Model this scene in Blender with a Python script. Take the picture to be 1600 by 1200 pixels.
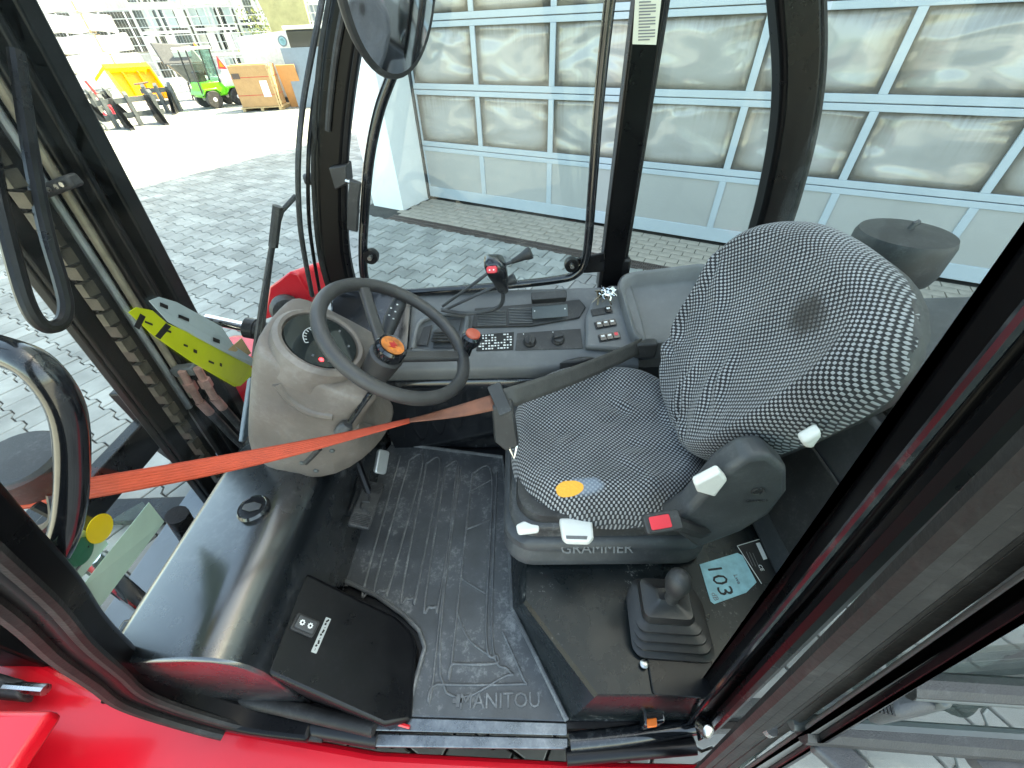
import bpy, bmesh, math, random
from mathutils import Vector, Matrix, noise
random.seed(7)
R = math.radians
for o in list(bpy.data.objects): bpy.data.objects.remove(o)
scene = bpy.context.scene
col = scene.collection

# ------------------------------------------------------------------ camera
F_PX, PITCH, ROLL, YAW, CAM_H = 632.0, R(41.64), R(-2.5), R(-2.0), 1.8
def cam_axes():
    cp, sp = math.cos(PITCH), math.sin(PITCH)
    r = Vector((1, 0, 0)); f = Vector((0, cp, -sp)); u = Vector((0, sp, cp))
    c, s = math.cos(ROLL), math.sin(ROLL)
    r, u = c*r + s*u, -s*r + c*u
    m = Matrix(((math.cos(YAW), math.sin(YAW), 0), (-math.sin(YAW), math.cos(YAW), 0), (0, 0, 1)))
    return m@r, m@u, m@f
CR, CU, CF = cam_axes()
CO = Vector((0, 0, CAM_H))
def at(px, py, x=None, y=None, z=None, p0=None, n=None):
    """survey helper: point of the photograph on a known plane of the place (metres)"""
    d = CR*((px-800)/F_PX) - CU*((py-600)/F_PX) + CF
    if x is not None: t = x/d.x
    elif y is not None: t = y/d.y
    elif z is not None: t = (z-CAM_H)/d.z
    else: t = ((Vector(p0)-CO).dot(Vector(n)))/d.dot(Vector(n))
    return CO + d*t
cam = bpy.data.cameras.new('camera'); co = bpy.data.objects.new('camera', cam); col.objects.link(co)
cam.sensor_width = 36; cam.lens = 36*F_PX/1600; cam.clip_start = 0.02; cam.clip_end = 600
mw = Matrix((CR, CU, -CF)).transposed().to_4x4(); mw.translation = CO; co.matrix_world = mw
scene.camera = co

# ------------------------------------------------------------------ light
SUN_AZ, SUN_EL = R(58.8), R(50)          # azimuth to the right of +Y
w = bpy.data.worlds.new('World'); scene.world = w; w.use_nodes = True
nt = w.node_tree; bg = nt.nodes['Background']
sky = nt.nodes.new('ShaderNodeTexSky'); sky.sky_type = 'NISHITA'; sky.sun_disc = False
sky.sun_elevation = SUN_EL; sky.sun_rotation = SUN_AZ
sky.air_density = 1.0; sky.dust_density = 2.0; sky.ozone_density = 1.0
nt.links.new(sky.outputs[0], bg.inputs[0]); bg.inputs[1].default_value = 0.15
sd = bpy.data.lights.new('sun', 'SUN'); sd.energy = 3.5; sd.angle = R(0.5); sd.color = (1, .95, .86)
so = bpy.data.objects.new('sun', sd); col.objects.link(so)
sdir = Vector((math.sin(SUN_AZ)*math.cos(SUN_EL), math.cos(SUN_AZ)*math.cos(SUN_EL), math.sin(SUN_EL)))
so.rotation_euler = sdir.to_track_quat('Z', 'Y').to_euler(); so.location = (5, 5, 20)
scene.view_settings.view_transform = 'Standard'; scene.view_settings.look = 'None'
scene.view_settings.exposure = 3.05; scene.view_settings.gamma = 1.0
scene.view_settings.use_curve_mapping = False
scene.view_settings.use_white_balance = True; scene.view_settings.white_balance_temperature = 8600; scene.view_settings.white_balance_tint = 0

# ------------------------------------------------------------------ materials
MATS = {}
def pm(name, c, rough=.5, metal=0., var=.0, vscale=8., bump=0., bscale=60., spec=.5, coat=0., rvar=0., dust=0., dlo=.27, dsc=9.):
    m = bpy.data.materials.new(name); m.use_nodes = True; MATS[name] = m
    t = m.node_tree; b = t.nodes['Principled BSDF']; L = t.links
    b.inputs['Base Color'].default_value = (*c, 1); b.inputs['Roughness'].default_value = rough
    b.inputs['Metallic'].default_value = metal; b.inputs['Specular IOR Level'].default_value = spec
    b.inputs['Coat Weight'].default_value = coat; b.inputs['Coat Roughness'].default_value = .08
    tc = t.nodes.new('ShaderNodeTexCoord')
    if var or rvar or dust:
        n = t.nodes.new('ShaderNodeTexNoise'); n.inputs['Scale'].default_value = vscale; n.inputs['Detail'].default_value = 6; n.inputs['Roughness'].default_value = .65
        L.new(tc.outputs['Object'], n.inputs['Vector'])
        mr = t.nodes.new('ShaderNodeMapRange'); mr.inputs[1].default_value = .3; mr.inputs[2].default_value = .7
        mr.inputs[3].default_value = 1-var; mr.inputs[4].default_value = 1+var; L.new(n.outputs[0], mr.inputs[0])
        mx = t.nodes.new('ShaderNodeMix'); mx.data_type = 'RGBA'; mx.blend_type = 'MULTIPLY'; mx.inputs[0].default_value = 1
        mx.inputs[6].default_value = (*c, 1); L.new(mr.outputs[0], mx.inputs[7]); out = mx.outputs[2]
        if dust:
            n2 = t.nodes.new('ShaderNodeTexNoise'); n2.inputs['Scale'].default_value = vscale*dsc; n2.inputs['Detail'].default_value = 8; n2.inputs['Roughness'].default_value = .7
            L.new(tc.outputs['Object'], n2.inputs['Vector'])
            ad = t.nodes.new('ShaderNodeMath'); ad.operation = 'MULTIPLY'; L.new(n.outputs[0], ad.inputs[0]); L.new(n2.outputs[0], ad.inputs[1])
            m2 = t.nodes.new('ShaderNodeMapRange'); m2.inputs[1].default_value = dlo; m2.inputs[2].default_value = dlo+.13; m2.inputs[3].default_value = 0; m2.inputs[4].default_value = dust
            L.new(ad.outputs[0], m2.inputs[0])
            mx2 = t.nodes.new('ShaderNodeMix'); mx2.data_type = 'RGBA'; L.new(m2.outputs[0], mx2.inputs[0]); L.new(out, mx2.inputs[6]); mx2.inputs[7].default_value = (.33, .33, .32, 1)
            out = mx2.outputs[2]
        L.new(out, b.inputs['Base Color'])
        if rvar:
            m3 = t.nodes.new('ShaderNodeMapRange'); m3.inputs[1].default_value = .3; m3.inputs[2].default_value = .7
            m3.inputs[3].default_value = max(.02, rough-rvar); m3.inputs[4].default_value = rough+rvar; L.new(n.outputs[0], m3.inputs[0]); L.new(m3.outputs[0], b.inputs['Roughness'])
    if bump:
        n = t.nodes.new('ShaderNodeTexNoise'); n.inputs['Scale'].default_value = bscale; n.inputs['Detail'].default_value = 4
        L.new(tc.outputs['Object'], n.inputs['Vector'])
        bp = t.nodes.new('ShaderNodeBump'); bp.inputs['Strength'].default_value = bump; bp.inputs['Distance'].default_value = .002
        L.new(n.outputs[0], bp.inputs['Height']); L.new(bp.outputs[0], b.inputs['Normal'])
    return m
def mat(n): return MATS[n]
pm('black_paint', (.005, .005, .006), .32, var=.2, rvar=.1, vscale=9, spec=.28, dust=.012)
pm('pillar_paint', (.003, .003, .0035), .3, var=.2, rvar=.06, vscale=9, spec=.16)
pm('black_gloss', (.007, .008, .010), .16, var=.2, rvar=.08, vscale=5, coat=.4, dust=.10)
pm('black_worn', (.006, .009, .010), .28, var=.3, rvar=.1, vscale=10, spec=.3, dust=.75, dlo=.34, dsc=13.)
pm('black_plastic', (.026, .026, .027), .5, var=.25, vscale=20, bump=.25, bscale=900, dust=.10)
pm('boot_rubber', (.018, .017, .017), .36, var=.2, vscale=12)
pm('hood_gloss', (.007, .009, .011), .28, var=.3, rvar=.1, vscale=5, coat=1., dust=.10)
pm('dark_plastic', (.050, .052, .055), .48, var=.2, vscale=14, bump=.2, bscale=900, dust=.08)
pm('grey_plastic', (.125, .128, .13), .5, var=.12, vscale=9, bump=.2, bscale=700, dust=.10)
pm('cowl_plastic', (.150, .127, .112), .5, var=.25, vscale=7, bump=.35, bscale=650, dust=.18)
pm('rubber', (.034, .034, .035), .5, var=.3, vscale=12, bump=.2, bscale=400, dust=.2)
pm('seal_rubber', (.016, .0155, .015), .5, var=.35, vscale=14, bump=.3, bscale=200, dust=.05, spec=.25)
pm('mat_rubber', (.060, .064, .068), .42, var=.35, vscale=9, rvar=.1, bump=.25, bscale=350, dust=.5)
pm('mat_ridge', (.105, .108, .11), .42, var=.3, vscale=20, bump=.2, bscale=350, dust=.5)
pm('wheel_rubber', (.04, .038, .038), .4, var=.2, vscale=30, bump=.5, bscale=500)
pm('red_paint', (.62, .006, .018), .3, var=.06, vscale=4, coat=.3)
pm('red_dark', (.45, .02, .02), .4, var=.1)
pm('red_plastic', (.7, .03, .05), .35)
pm('orange_plastic', (.8, .16, .02), .35)
pm('orange_emblem', (.5, .14, .02), .3, var=.6, vscale=60, coat=.6)
pm('knob_red', (.42, .06, .03), .3, coat=.5)
pm('steel', (.55, .54, .52), .28, metal=1, var=.2, vscale=30, rvar=.1)
pm('chrome', (.82, .82, .82), .07, metal=1)
pm('sill_metal', (.13, .145, .16), .3, metal=.8, var=.4, vscale=20, rvar=.12, dust=.35)
pm('pipe_paint', (.34, .36, .37), .4, metal=.4, var=.3, vscale=12)
pm('pipe_brass', (.26, .225, .17), .4, metal=.5, var=.3, vscale=12)
pm('copper_fitting', (.42, .25, .21), .4, metal=.5, var=.3, vscale=40)
pm('mast_paint', (.0035, .004, .004), .4, var=.4, vscale=6, rvar=.12, spec=.25, dust=.015)
pm('chain_grease', (.06, .052, .04), .35, metal=.4, var=.5, vscale=30)
pm('white_plastic', (.72, .71, .67), .4, var=.06, vscale=30, dust=.1)
pm('white_print', (.75, .75, .73), .6)
pm('black_print', (.01, .01, .01), .6)
pm('grey_print', (.16, .16, .17), .5)
pm('belt_back', (.16, .055, .03), .6, bump=.6, bscale=500, var=.3, vscale=25)
pm('belt_grey', (.062, .060, .056), .6, bump=.6, bscale=500, var=.2, vscale=40)
pm('sticker_yellow', (.50, .55, .015), .4, var=.1)
pm('sticker_grey', (.38, .46, .48), .4, var=.1)
pm('paper_green', (.44, .60, .50), .6, var=.06)
pm('dot_yellow', (.85, .62, .01), .5)
pm('dot_green', (.005, .13, .06), .5)
pm('label_cream', (.62, .60, .48), .5)
pm('label_cyan', (.25, .50, .55), .45, var=.2, vscale=40)
pm('orange_trim', (.75, .22, .04), .5)
pm('glass_dark', (.02, .025, .025), .05, coat=.5)
pm('white_wall', (.78, .80, .79), .8, var=.05, vscale=2, bump=.2, bscale=90)
pm('door_frame', (.37, .43, .47), .35, var=.04, vscale=3, spec=.4)
pm('door_panel', (.33, .335, .325), .5, var=.04, vscale=2, bump=.3, bscale=220)
pm('brown_iron', (.10, .075, .065), .6, metal=.3, var=.3, vscale=30)
pm('joint_sand', (.04, .038, .034), .95, var=.3, vscale=9)
pm('paver_plain', (.34, .30, .245), .9, var=.25, vscale=7, bump=.5, bscale=220)
pm('yellow_paint', (.85, .42, .005), .4, var=.08)
pm('green_paint', (.12, .55, .02), .35, coat=.3)
pm('cardboard', (.42, .25, .12), .8, var=.1, vscale=5)
pm('wood_light', (.50, .36, .19), .75, var=.2, vscale=12)
pm('board_orange', (.50, .24, .09), .7, var=.1)
pm('blue_grey', (.18, .22, .26), .5, var=.08)
pm('gunmetal', (.09, .10, .10), .5, metal=.3, var=.3, vscale=5)
pm('olive_tarp', (.30, .28, .14), .7, var=.2, vscale=3)
pm('white_wrap', (.80, .77, .74), .45, var=.1, vscale=1.5, bump=.8, bscale=5)
pm('white_body', (.75, .76, .76), .35, var=.04)
pm('galvanised', (.50, .52, .52), .45, metal=.7, var=.15)
pm('concrete', (.40, .39, .37), .9, var=.15, vscale=3)
pm('roof_tint', (.25, .26, .27), .6)
pm('leaf', (.12, .15, .02), .6, var=.5, vscale=6)

MATS['hood_gloss'].node_tree.nodes['Principled BSDF'].inputs['Coat IOR'].default_value = 1.8
MATS['hood_gloss'].node_tree.nodes['Principled BSDF'].inputs['Coat Roughness'].default_value = .22

def glass_mat(name, tint=(.93, .965, .95), rough=.0, f0=1.45, dirt=.0, r0=.025, rmax=.5):
    m = bpy.data.materials.new(name); m.use_nodes = True; MATS[name] = m
    t = m.node_tree; t.nodes.clear(); L = t.links
    o = t.nodes.new('ShaderNodeOutputMaterial'); mx = t.nodes.new('ShaderNodeMixShader')
    tr = t.nodes.new('ShaderNodeBsdfTransparent'); tr.inputs[0].default_value = (*tint, 1)
    gl = t.nodes.new('ShaderNodeBsdfGlossy'); gl.inputs['Roughness'].default_value = rough
    lw = t.nodes.new('ShaderNodeLayerWeight'); lw.inputs[0].default_value = .5      # Schlick: the same from both faces of a thin pane
    pw = t.nodes.new('ShaderNodeMath'); pw.operation = 'POWER'; pw.inputs[1].default_value = 5; L.new(lw.outputs['Facing'], pw.inputs[0])
    fr = t.nodes.new('ShaderNodeMapRange'); fr.inputs[3].default_value = r0; fr.inputs[4].default_value = rmax; L.new(pw.outputs[0], fr.inputs[0])
    L.new(fr.outputs[0], mx.inputs[0]); L.new(tr.outputs[0], mx.inputs[1]); L.new(gl.outputs[0], mx.inputs[2])
    last = mx.outputs[0]
    if dirt:
        df = t.nodes.new('ShaderNodeBsdfDiffuse'); df.inputs[0].default_value = (.6, .6, .57, 1)
        tc = t.nodes.new('ShaderNodeTexCoord'); n = t.nodes.new('ShaderNodeTexNoise'); n.inputs['Scale'].default_value = 5; n.inputs['Detail'].default_value = 7
        L.new(tc.outputs['Object'], n.inputs['Vector'])
        mr = t.nodes.new('ShaderNodeMapRange'); mr.inputs[1].default_value = .42; mr.inputs[2].default_value = .75; mr.inputs[3].default_value = dirt*.25; mr.inputs[4].default_value = dirt
        L.new(n.outputs[0], mr.inputs[0])
        m2 = t.nodes.new('ShaderNodeMixShader'); L.new(mr.outputs[0], m2.inputs[0]); L.new(last, m2.inputs[1]); L.new(df.outputs[0], m2.inputs[2]); last = m2.outputs[0]
    L.new(last, o.inputs[0]); return m
glass_mat('glass', dirt=.012)
glass_mat('glass_film', (.55, .66, .63), dirt=.02, r0=.30, rmax=1.)
glass_mat('door_glass', (.80, .88, .86), dirt=.015, r0=.12, rmax=1.)
glass_mat('glass_green', (.72, .84, .80), dirt=.03)

def emit_mat(name, c, s):
    m = pm(name, c, .4); b = m.node_tree.nodes['Principled BSDF']
    b.inputs['Emission Color'].default_value = (*c, 1); b.inputs['Emission Strength'].default_value = s
emit_mat('warning_lamp', (1, .03, .05), 1.2)

def fabric_mat():
    m = bpy.data.materials.new('check_fabric'); m.use_nodes = True; MATS['check_fabric'] = m
    t = m.node_tree; b = t.nodes['Principled BSDF']; L = t.links; N = t.nodes.new
    uv = N('ShaderNodeUVMap'); uv.uv_map = 'UVMap'
    sp = N('ShaderNodeSeparateXYZ'); L.new(uv.outputs[0], sp.inputs[0])
    def math_(op, a, bb=None, c=None):
        k = N('ShaderNodeMath'); k.operation = op
        for i, v in enumerate((a, bb, c)):
            if v is None: continue
            if hasattr(v, 'is_linked'): L.new(v, k.inputs[i])
            else: k.inputs[i].default_value = v
        return k.outputs[0]
    fq = math.pi/.0052
    a = math_('SINE', math_('MULTIPLY', sp.outputs[0], fq)); c = math_('SINE', math_('MULTIPLY', sp.outputs[1], fq))
    pr = math_('MULTIPLY', a, c)
    mr = N('ShaderNodeMapRange'); mr.inputs[1].default_value = .02; mr.inputs[2].default_value = .30; L.new(pr, mr.inputs[0])
    n = N('ShaderNodeTexNoise'); n.inputs['Scale'].default_value = 9; n.inputs['Detail'].default_value = 5; L.new(uv.outputs[0], n.inputs['Vector'])
    tone = N('ShaderNodeMapRange'); tone.inputs[1].default_value = .3; tone.inputs[2].default_value = .7; tone.inputs[3].default_value = .75; tone.inputs[4].default_value = 1.1; L.new(n.outputs[0], tone.inputs[0])
    mx = N('ShaderNodeMix'); mx.data_type = 'RGBA'; L.new(mr.outputs[0], mx.inputs[0]); mx.inputs[6].default_value = (.010, .010, .014, 1); mx.inputs[7].default_value = (.33, .33, .34, 1)
    mu = N('ShaderNodeMix'); mu.data_type = 'RGBA'; mu.blend_type = 'MULTIPLY'; mu.inputs[0].default_value = 1; L.new(mx.outputs[2], mu.inputs[6]); L.new(tone.outputs[0], mu.inputs[7])
    # wear marks with a shape of their own: a grease stain and a torn hole showing foam
    nz = N('ShaderNodeTexNoise'); nz.inputs['Scale'].default_value = 45; nz.inputs['Detail'].default_value = 4; L.new(uv.outputs[0], nz.inputs['Vector'])
    def spot(u0, v0, ru, rv, soft, amp):
        dx = math_('DIVIDE', math_('SUBTRACT', sp.outputs[0], u0), ru); dy = math_('DIVIDE', math_('SUBTRACT', sp.outputs[1], v0), rv)
        r2 = math_('ADD', math_('MULTIPLY', dx, dx), math_('MULTIPLY', dy, dy))
        r2 = math_('ADD', r2, math_('MULTIPLY', math_('SUBTRACT', nz.outputs[0], .5), amp))
        k = N('ShaderNodeMapRange'); k.inputs[1].default_value = 1+soft; k.inputs[2].default_value = 1-soft; L.new(r2, k.inputs[0]); return k.outputs[0]
    def over(prev, fac, colr, k=1.):
        q = N('ShaderNodeMix'); q.data_type = 'RGBA'; L.new(math_('MULTIPLY', fac, k), q.inputs[0]); L.new(prev, q.inputs[6]); q.inputs[7].default_value = (*colr, 1); return q.outputs[2]
    out = over(mu.outputs[2], spot(9.915, 0.375, .035, .03, .7, 2.2), (.02, .016, .013), .85)
    out = over(out, spot(-.075, -.190, .036, .020, .5, 1.6), (.20, .24, .30), .7)
    out = over(out, spot(-.108, -.192, .030, .017, .08, .5), (.80, .36, .045), 1.)
    L.new(out, b.inputs['Base Color']); b.inputs['Roughness'].default_value = .85; b.inputs['Sheen Weight'].default_value = .15
    bp = N('ShaderNodeBump'); bp.inputs['Strength'].default_value = .5; bp.inputs['Distance'].default_value = .0015; L.new(pr, bp.inputs['Height']); L.new(bp.outputs[0], b.inputs['Normal'])
fabric_mat()

def belt_mat():
    m = pm('belt_orange', (.46, .052, .018), .6, var=.12, vscale=30)
    t = m.node_tree; b = t.nodes['Principled BSDF']
    uv = t.nodes.new('ShaderNodeUVMap'); wv = t.nodes.new('ShaderNodeTexWave'); wv.bands_direction = 'Y'; wv.inputs['Scale'].default_value = 2.2
    t.links.new(uv.outputs[0], wv.inputs[0]); bp = t.nodes.new('ShaderNodeBump'); bp.inputs['Strength'].default_value = .6; bp.inputs['Distance'].default_value = .002
    t.links.new(wv.outputs[0], bp.inputs['Height']); t.links.new(bp.outputs[0], b.inputs['Normal'])
belt_mat()

def stone_mat():
    m = bpy.data.materials.new('paving'); m.use_nodes = True; MATS['paving'] = m
    t = m.node_tree; b = t.nodes['Principled BSDF']; L = t.links; N = t.nodes.new
    geo = N('ShaderNodeNewGeometry'); oi = N('ShaderNodeObjectInfo'); atn = N('ShaderNodeAttribute'); atn.attribute_name = 'tone'
    ad = N('ShaderNodeMath'); ad.operation = 'ADD'; L.new(oi.outputs['Random'], ad.inputs[0]); L.new(atn.outputs['Fac'], ad.inputs[1])
    fr = N('ShaderNodeMath'); fr.operation = 'FRACT'; L.new(ad.outputs[0], fr.inputs[0])
    ra = N('ShaderNodeValToRGB'); e = ra.color_ramp.elements
    e[0].color = (.23, .235, .215, 1); e[1].color = (.34, .343, .315, 1); k = ra.color_ramp.elements.new(.5); k.color = (.285, .29, .267, 1)
    L.new(fr.outputs[0], ra.inputs[0])
    n = N('ShaderNodeTexNoise'); n.inputs['Scale'].default_value = 2.2; n.inputs['Detail'].default_value = 8; n.inputs['Roughness'].default_value = .6; L.new(geo.outputs['Position'], n.inputs['Vector'])
    mr = N('ShaderNodeMapRange'); mr.inputs[1].default_value = .3; mr.inputs[2].default_value = .7; mr.inputs[3].default_value = .62; mr.inputs[4].default_value = 1.25; L.new(n.outputs[0], mr.inputs[0])
    mu = N('ShaderNodeMix'); mu.data_type = 'RGBA'; mu.blend_type = 'MULTIPLY'; mu.inputs[0].default_value = 1; L.new(ra.outputs[0], mu.inputs[6]); L.new(mr.outputs[0], mu.inputs[7])
    L.new(mu.outputs[2], b.inputs['Base Color']); b.inputs['Roughness'].default_value = .85
    n2 = N('ShaderNodeTexNoise'); n2.inputs['Scale'].default_value = 160; n2.inputs['Detail'].default_value = 3; L.new(geo.outputs['Position'], n2.inputs['Vector'])
    bp = N('ShaderNodeBump'); bp.inputs['Strength'].default_value = .35; bp.inputs['Distance'].default_value = .002; L.new(n2.outputs[0], bp.inputs['Height']); L.new(bp.outputs[0], b.inputs['Normal'])
stone_mat()

def pane_mat():
    """old acrylic double glazing: buckled, with dried condensation inside"""
    m = bpy.data.materials.new('acrylic_pane'); m.use_nodes = True; MATS['acrylic_pane'] = m
    t = m.node_tree; b = t.nodes['Principled BSDF']; L = t.links; N = t.nodes.new
    uv = N('ShaderNodeUVMap'); oi = N('ShaderNodeObjectInfo'); sp = N('ShaderNodeSeparateXYZ'); L.new(uv.outputs[0], sp.inputs[0])
    cb = N('ShaderNodeCombineXYZ'); k = N('ShaderNodeMath'); k.operation = 'MULTIPLY'; L.new(oi.outputs['Random'], k.inputs[0]); k.inputs[1].default_value = 40
    L.new(k.outputs[0], cb.inputs[2]); ad = N('ShaderNodeVectorMath'); ad.operation = 'ADD'; L.new(uv.outputs[0], ad.inputs[0]); L.new(cb.outputs[0], ad.inputs[1])
    mp = N('ShaderNodeMapping'); mp.inputs['Scale'].default_value = (22, .9, 1); L.new(ad.outputs[0], mp.inputs[0])
    st = N('ShaderNodeTexNoise'); st.inputs['Scale'].default_value = 1.6; st.inputs['Detail'].default_value = 5; L.new(mp.outputs[0], st.inputs['Vector'])
    bl = N('ShaderNodeTexNoise'); bl.inputs['Scale'].default_value = 1.7; bl.inputs['Detail'].default_value = 3; L.new(ad.outputs[0], bl.inputs['Vector'])
    # distance from the pane's edge (uv 0..1)
    def ma(op, a, c=None):
        q = N('ShaderNodeMath'); q.operation = op
        for i, v in enumerate((a, c)):
            if v is None: continue
            if hasattr(v, 'is_linked'): L.new(v, q.inputs[i])
            else: q.inputs[i].default_value = v
        return q.outputs[0]
    ax = ma('MULTIPLY', ma('ABSOLUTE', ma('SUBTRACT', sp.outputs[0], .5)), 2); ay = ma('MULTIPLY', ma('ABSOLUTE', ma('SUBTRACT', sp.outputs[1], .5)), 2)
    d = ma('ADD', ma('POWER', ax, 4.), ma('POWER', ay, 4.))
    d = ma('ADD', d, ma('MULTIPLY', ma('SUBTRACT', bl.outputs[0], .5), 1.0))
    d = ma('ADD', d, ma('MULTIPLY', ma('MULTIPLY', ma('SUBTRACT', st.outputs[0], .5), 1.1), ma('ADD', sp.outputs[1], -.25)))
    mr = N('ShaderNodeMapRange'); mr.inputs[1].default_value = 1.0; mr.inputs[2].default_value = .1; L.new(d, mr.inputs[0])
    ra = N('ShaderNodeValToRGB'); e = ra.color_ramp.elements; e[0].color = (.13, .112, .09, 1); e[1].color = (.33, .325, .31, 1)
    q = ra.color_ramp.elements.new(.4); q.color = (.22, .20, .172, 1); L.new(mr.outputs[0], ra.inputs[0])
    L.new(ra.outputs[0], b.inputs['Base Color']); b.inputs['Roughness'].default_value = .10; b.inputs['Specular IOR Level'].default_value = .7
    bn = N('ShaderNodeTexNoise'); bn.inputs['Scale'].default_value = 1.5; bn.inputs['Detail'].default_value = 1; bn.inputs['Distortion'].default_value = .6; L.new(ad.outputs[0], bn.inputs['Vector'])
    bp = N('ShaderNodeBump'); bp.inputs['Strength'].default_value = 1.0; bp.inputs['Distance'].default_value = .085; L.new(bn.outputs[0], bp.inputs['Height']); L.new(bp.outputs[0], b.inputs['Normal'])
pane_mat()

# ------------------------------------------------------------------ mesh helpers
def V(*a): return Vector(a[0]) if len(a) == 1 else Vector(a)
class MB:
    def __init__(s): s.v = []; s.f = []; s.uv = {}
    def add(s, vs, fs):
        o = len(s.v); s.v += [V(p) for p in vs]; s.f += [tuple(i+o for i in f) for f in fs]; return s
    def box(s, c, size, rot=None):
        h = V(size)/2; c = V(c); m = rot if rot else Matrix.Identity(3)
        p = [c + m@V(x*h.x, y*h.y, z*h.z) for z in (-1, 1) for y in (-1, 1) for x in (-1, 1)]
        return s.add(p, [(0, 2, 3, 1), (4, 5, 7, 6), (0, 1, 5, 4), (2, 6, 7, 3), (0, 4, 6, 2), (1, 3, 7, 5)])
    def prism(s, poly, vec):
        poly = [V(p) for p in poly]; vec = V(vec); n = len(poly)
        nrm = sum((poly[i].cross(poly[(i+1) % n]) for i in range(n)), V(0, 0, 0))
        if nrm.dot(vec) < 0: poly = poly[::-1]
        return s.add(poly + [p+vec for p in poly], [tuple(range(n-1, -1, -1)), tuple(range(n, 2*n))] + [(i, (i+1) % n, n+(i+1) % n, n+i) for i in range(n)])
    def loft(s, rings, caps=True, closed=True):
        n = len(rings[0]); vs = [p for r in rings for p in r]; fs = []
        for a in range(len(rings)-1):
            for i in range(n if closed else n-1):
                j = (i+1) % n; fs.append((a*n+i, a*n+j, (a+1)*n+j, (a+1)*n+i))
        if caps and closed: fs += [tuple(range(n-1, -1, -1)), tuple(range((len(rings)-1)*n, len(rings)*n))]
        return s.add(vs, fs)
    def tube(s, pts, r, n=10, closed=False):
        pts = [V(p) for p in pts]; k = len(pts); rs = r if isinstance(r, (list, tuple)) else [r]*k
        tg = []
        for i in range(k):
            a = pts[(i-1) % k] if (closed or i > 0) else pts[i]; b = pts[(i+1) % k] if (closed or i < k-1) else pts[i]
            tg.append((b-a).normalized())
        u = tg[0].orthogonal().normalized(); rings = []
        for i in range(k):
            u = (u - tg[i]*u.dot(tg[i])).normalized(); w_ = tg[i].cross(u)
            rings.append([pts[i] + (u*math.cos(t)+w_*math.sin(t))*rs[i] for t in [2*math.pi*j/n for j in range(n)]])
        if closed: rings.append(rings[0])
        return s.loft(rings, caps=not closed)
    def sweep(s, pts, sec, up):
        """sweep a closed 2-D section (a along side, b along up) down a polyline"""
        pts = [V(p) for p in pts]; up = V(up); rings = []
        for i in range(len(pts)):
            a = pts[max(i-1, 0)]; b = pts[min(i+1, len(pts)-1)]; t = (b-a).normalized()
            sd_ = t.cross(up).normalized(); u2 = sd_.cross(t).normalized()
            rings.append([pts[i] + sd_*q[0] + u2*q[1] for q in sec])
        return s.loft(rings)
    def lathe(s, prof, o, axis=(0, 0, 1), n=24):
        o = V(o); ax = V(axis).normalized(); u = ax.orthogonal().normalized(); w_ = ax.cross(u)
        rings = [[o + ax*h + (u*math.cos(t)+w_*math.sin(t))*max(r_, 1e-5) for t in [2*math.pi*j/n for j in range(n)]] for r_, h in prof]
        return s.loft(rings)
    def ball(s, c, r, n=12, sc=(1, 1, 1)):
        c = V(c); prof = []
        rings = [[c + V(math.sin(a)*math.cos(t)*r*sc[0], math.sin(a)*math.sin(t)*r*sc[1], -math.cos(a)*r*sc[2]) for t in [2*math.pi*j/n for j in range(n)]] for a in [math.pi*(i+.02)/(n//2+.04) for i in range(n//2+1)]]
        return s.loft(rings)
    def build(s, name, m, parent=None, smooth=35, bevel=0, seg=2, subd=0):
        me = bpy.data.meshes.new(name); me.from_pydata([tuple(p) for p in s.v], [], s.f); me.update()
        bm = bmesh.new(); bm.from_mesh(me); bmesh.ops.recalc_face_normals(bm, faces=bm.faces); bm.to_mesh(me); bm.free()
        return finish(me, name, m, parent, smooth, bevel, seg, subd)
def finish(me, name, m, parent=None, smooth=35, bevel=0, seg=2, subd=0):
    o = bpy.data.objects.new(name, me); col.objects.link(o)
    me.materials.append(mat(m) if isinstance(m, str) else m)
    if smooth:
        me.polygons.foreach_set('use_smooth', [True]*len(me.polygons)); me.set_sharp_from_angle(angle=R(smooth))
    if bevel:
        b = o.modifiers.new('bevel', 'BEVEL'); b.width = bevel; b.segments = seg; b.limit_method = 'ANGLE'; b.angle_limit = R(40); b.harden_normals = False
    if subd:
        q = o.modifiers.new('sub', 'SUBSURF'); q.levels = q.render_levels = subd
    if parent: attach(o, parent)
    return o
def attach(o, parent):
    o.parent = parent; o.matrix_parent_inverse = Matrix.Translation(-world_loc(parent))
def world_loc(o):
    l = V(o.location)
    if o.parent: l = l  # parts keep world coordinates, only roots carry a location
    return l if not o.parent else V(0, 0, 0)
def thing(name, label, cat, loc=(0, 0, 0), group=None):
    o = bpy.data.objects.new(name, None); col.objects.link(o); o.location = loc; o.empty_display_size = .1
    return tag(o, label, cat, group)
def tag(o, label=None, cat=None, group=None, kind=None):
    if label: o['label'] = label
    if cat: o['category'] = cat
    if group: o['group'] = group
    if kind: o['kind'] = kind
    return o
def smooth_path(pts, k=6):
    """Catmull-Rom through the points"""
    pts = [V(p) for p in pts]; out = []
    for i in range(len(pts)-1):
        p0 = pts[max(i-1, 0)]; p1 = pts[i]; p2 = pts[i+1]; p3 = pts[min(i+2, len(pts)-1)]
        for j in range(k):
            t = j/k; out.append(.5*((2*p1)+(p2-p0)*t+(2*p0-5*p1+4*p2-p3)*t*t+(3*p1-p0-3*p2+p3)*t**3))
    return out+[pts[-1]]
def frame(o, xd, nrm):
    """4x4 with x axis xd, z axis nrm"""
    z = V(nrm).normalized(); x = V(xd); x = (x - z*x.dot(z)).normalized(); y = z.cross(x)
    m = Matrix((x, y, z)).transposed().to_4x4(); m.translation = V(o); return m
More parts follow.
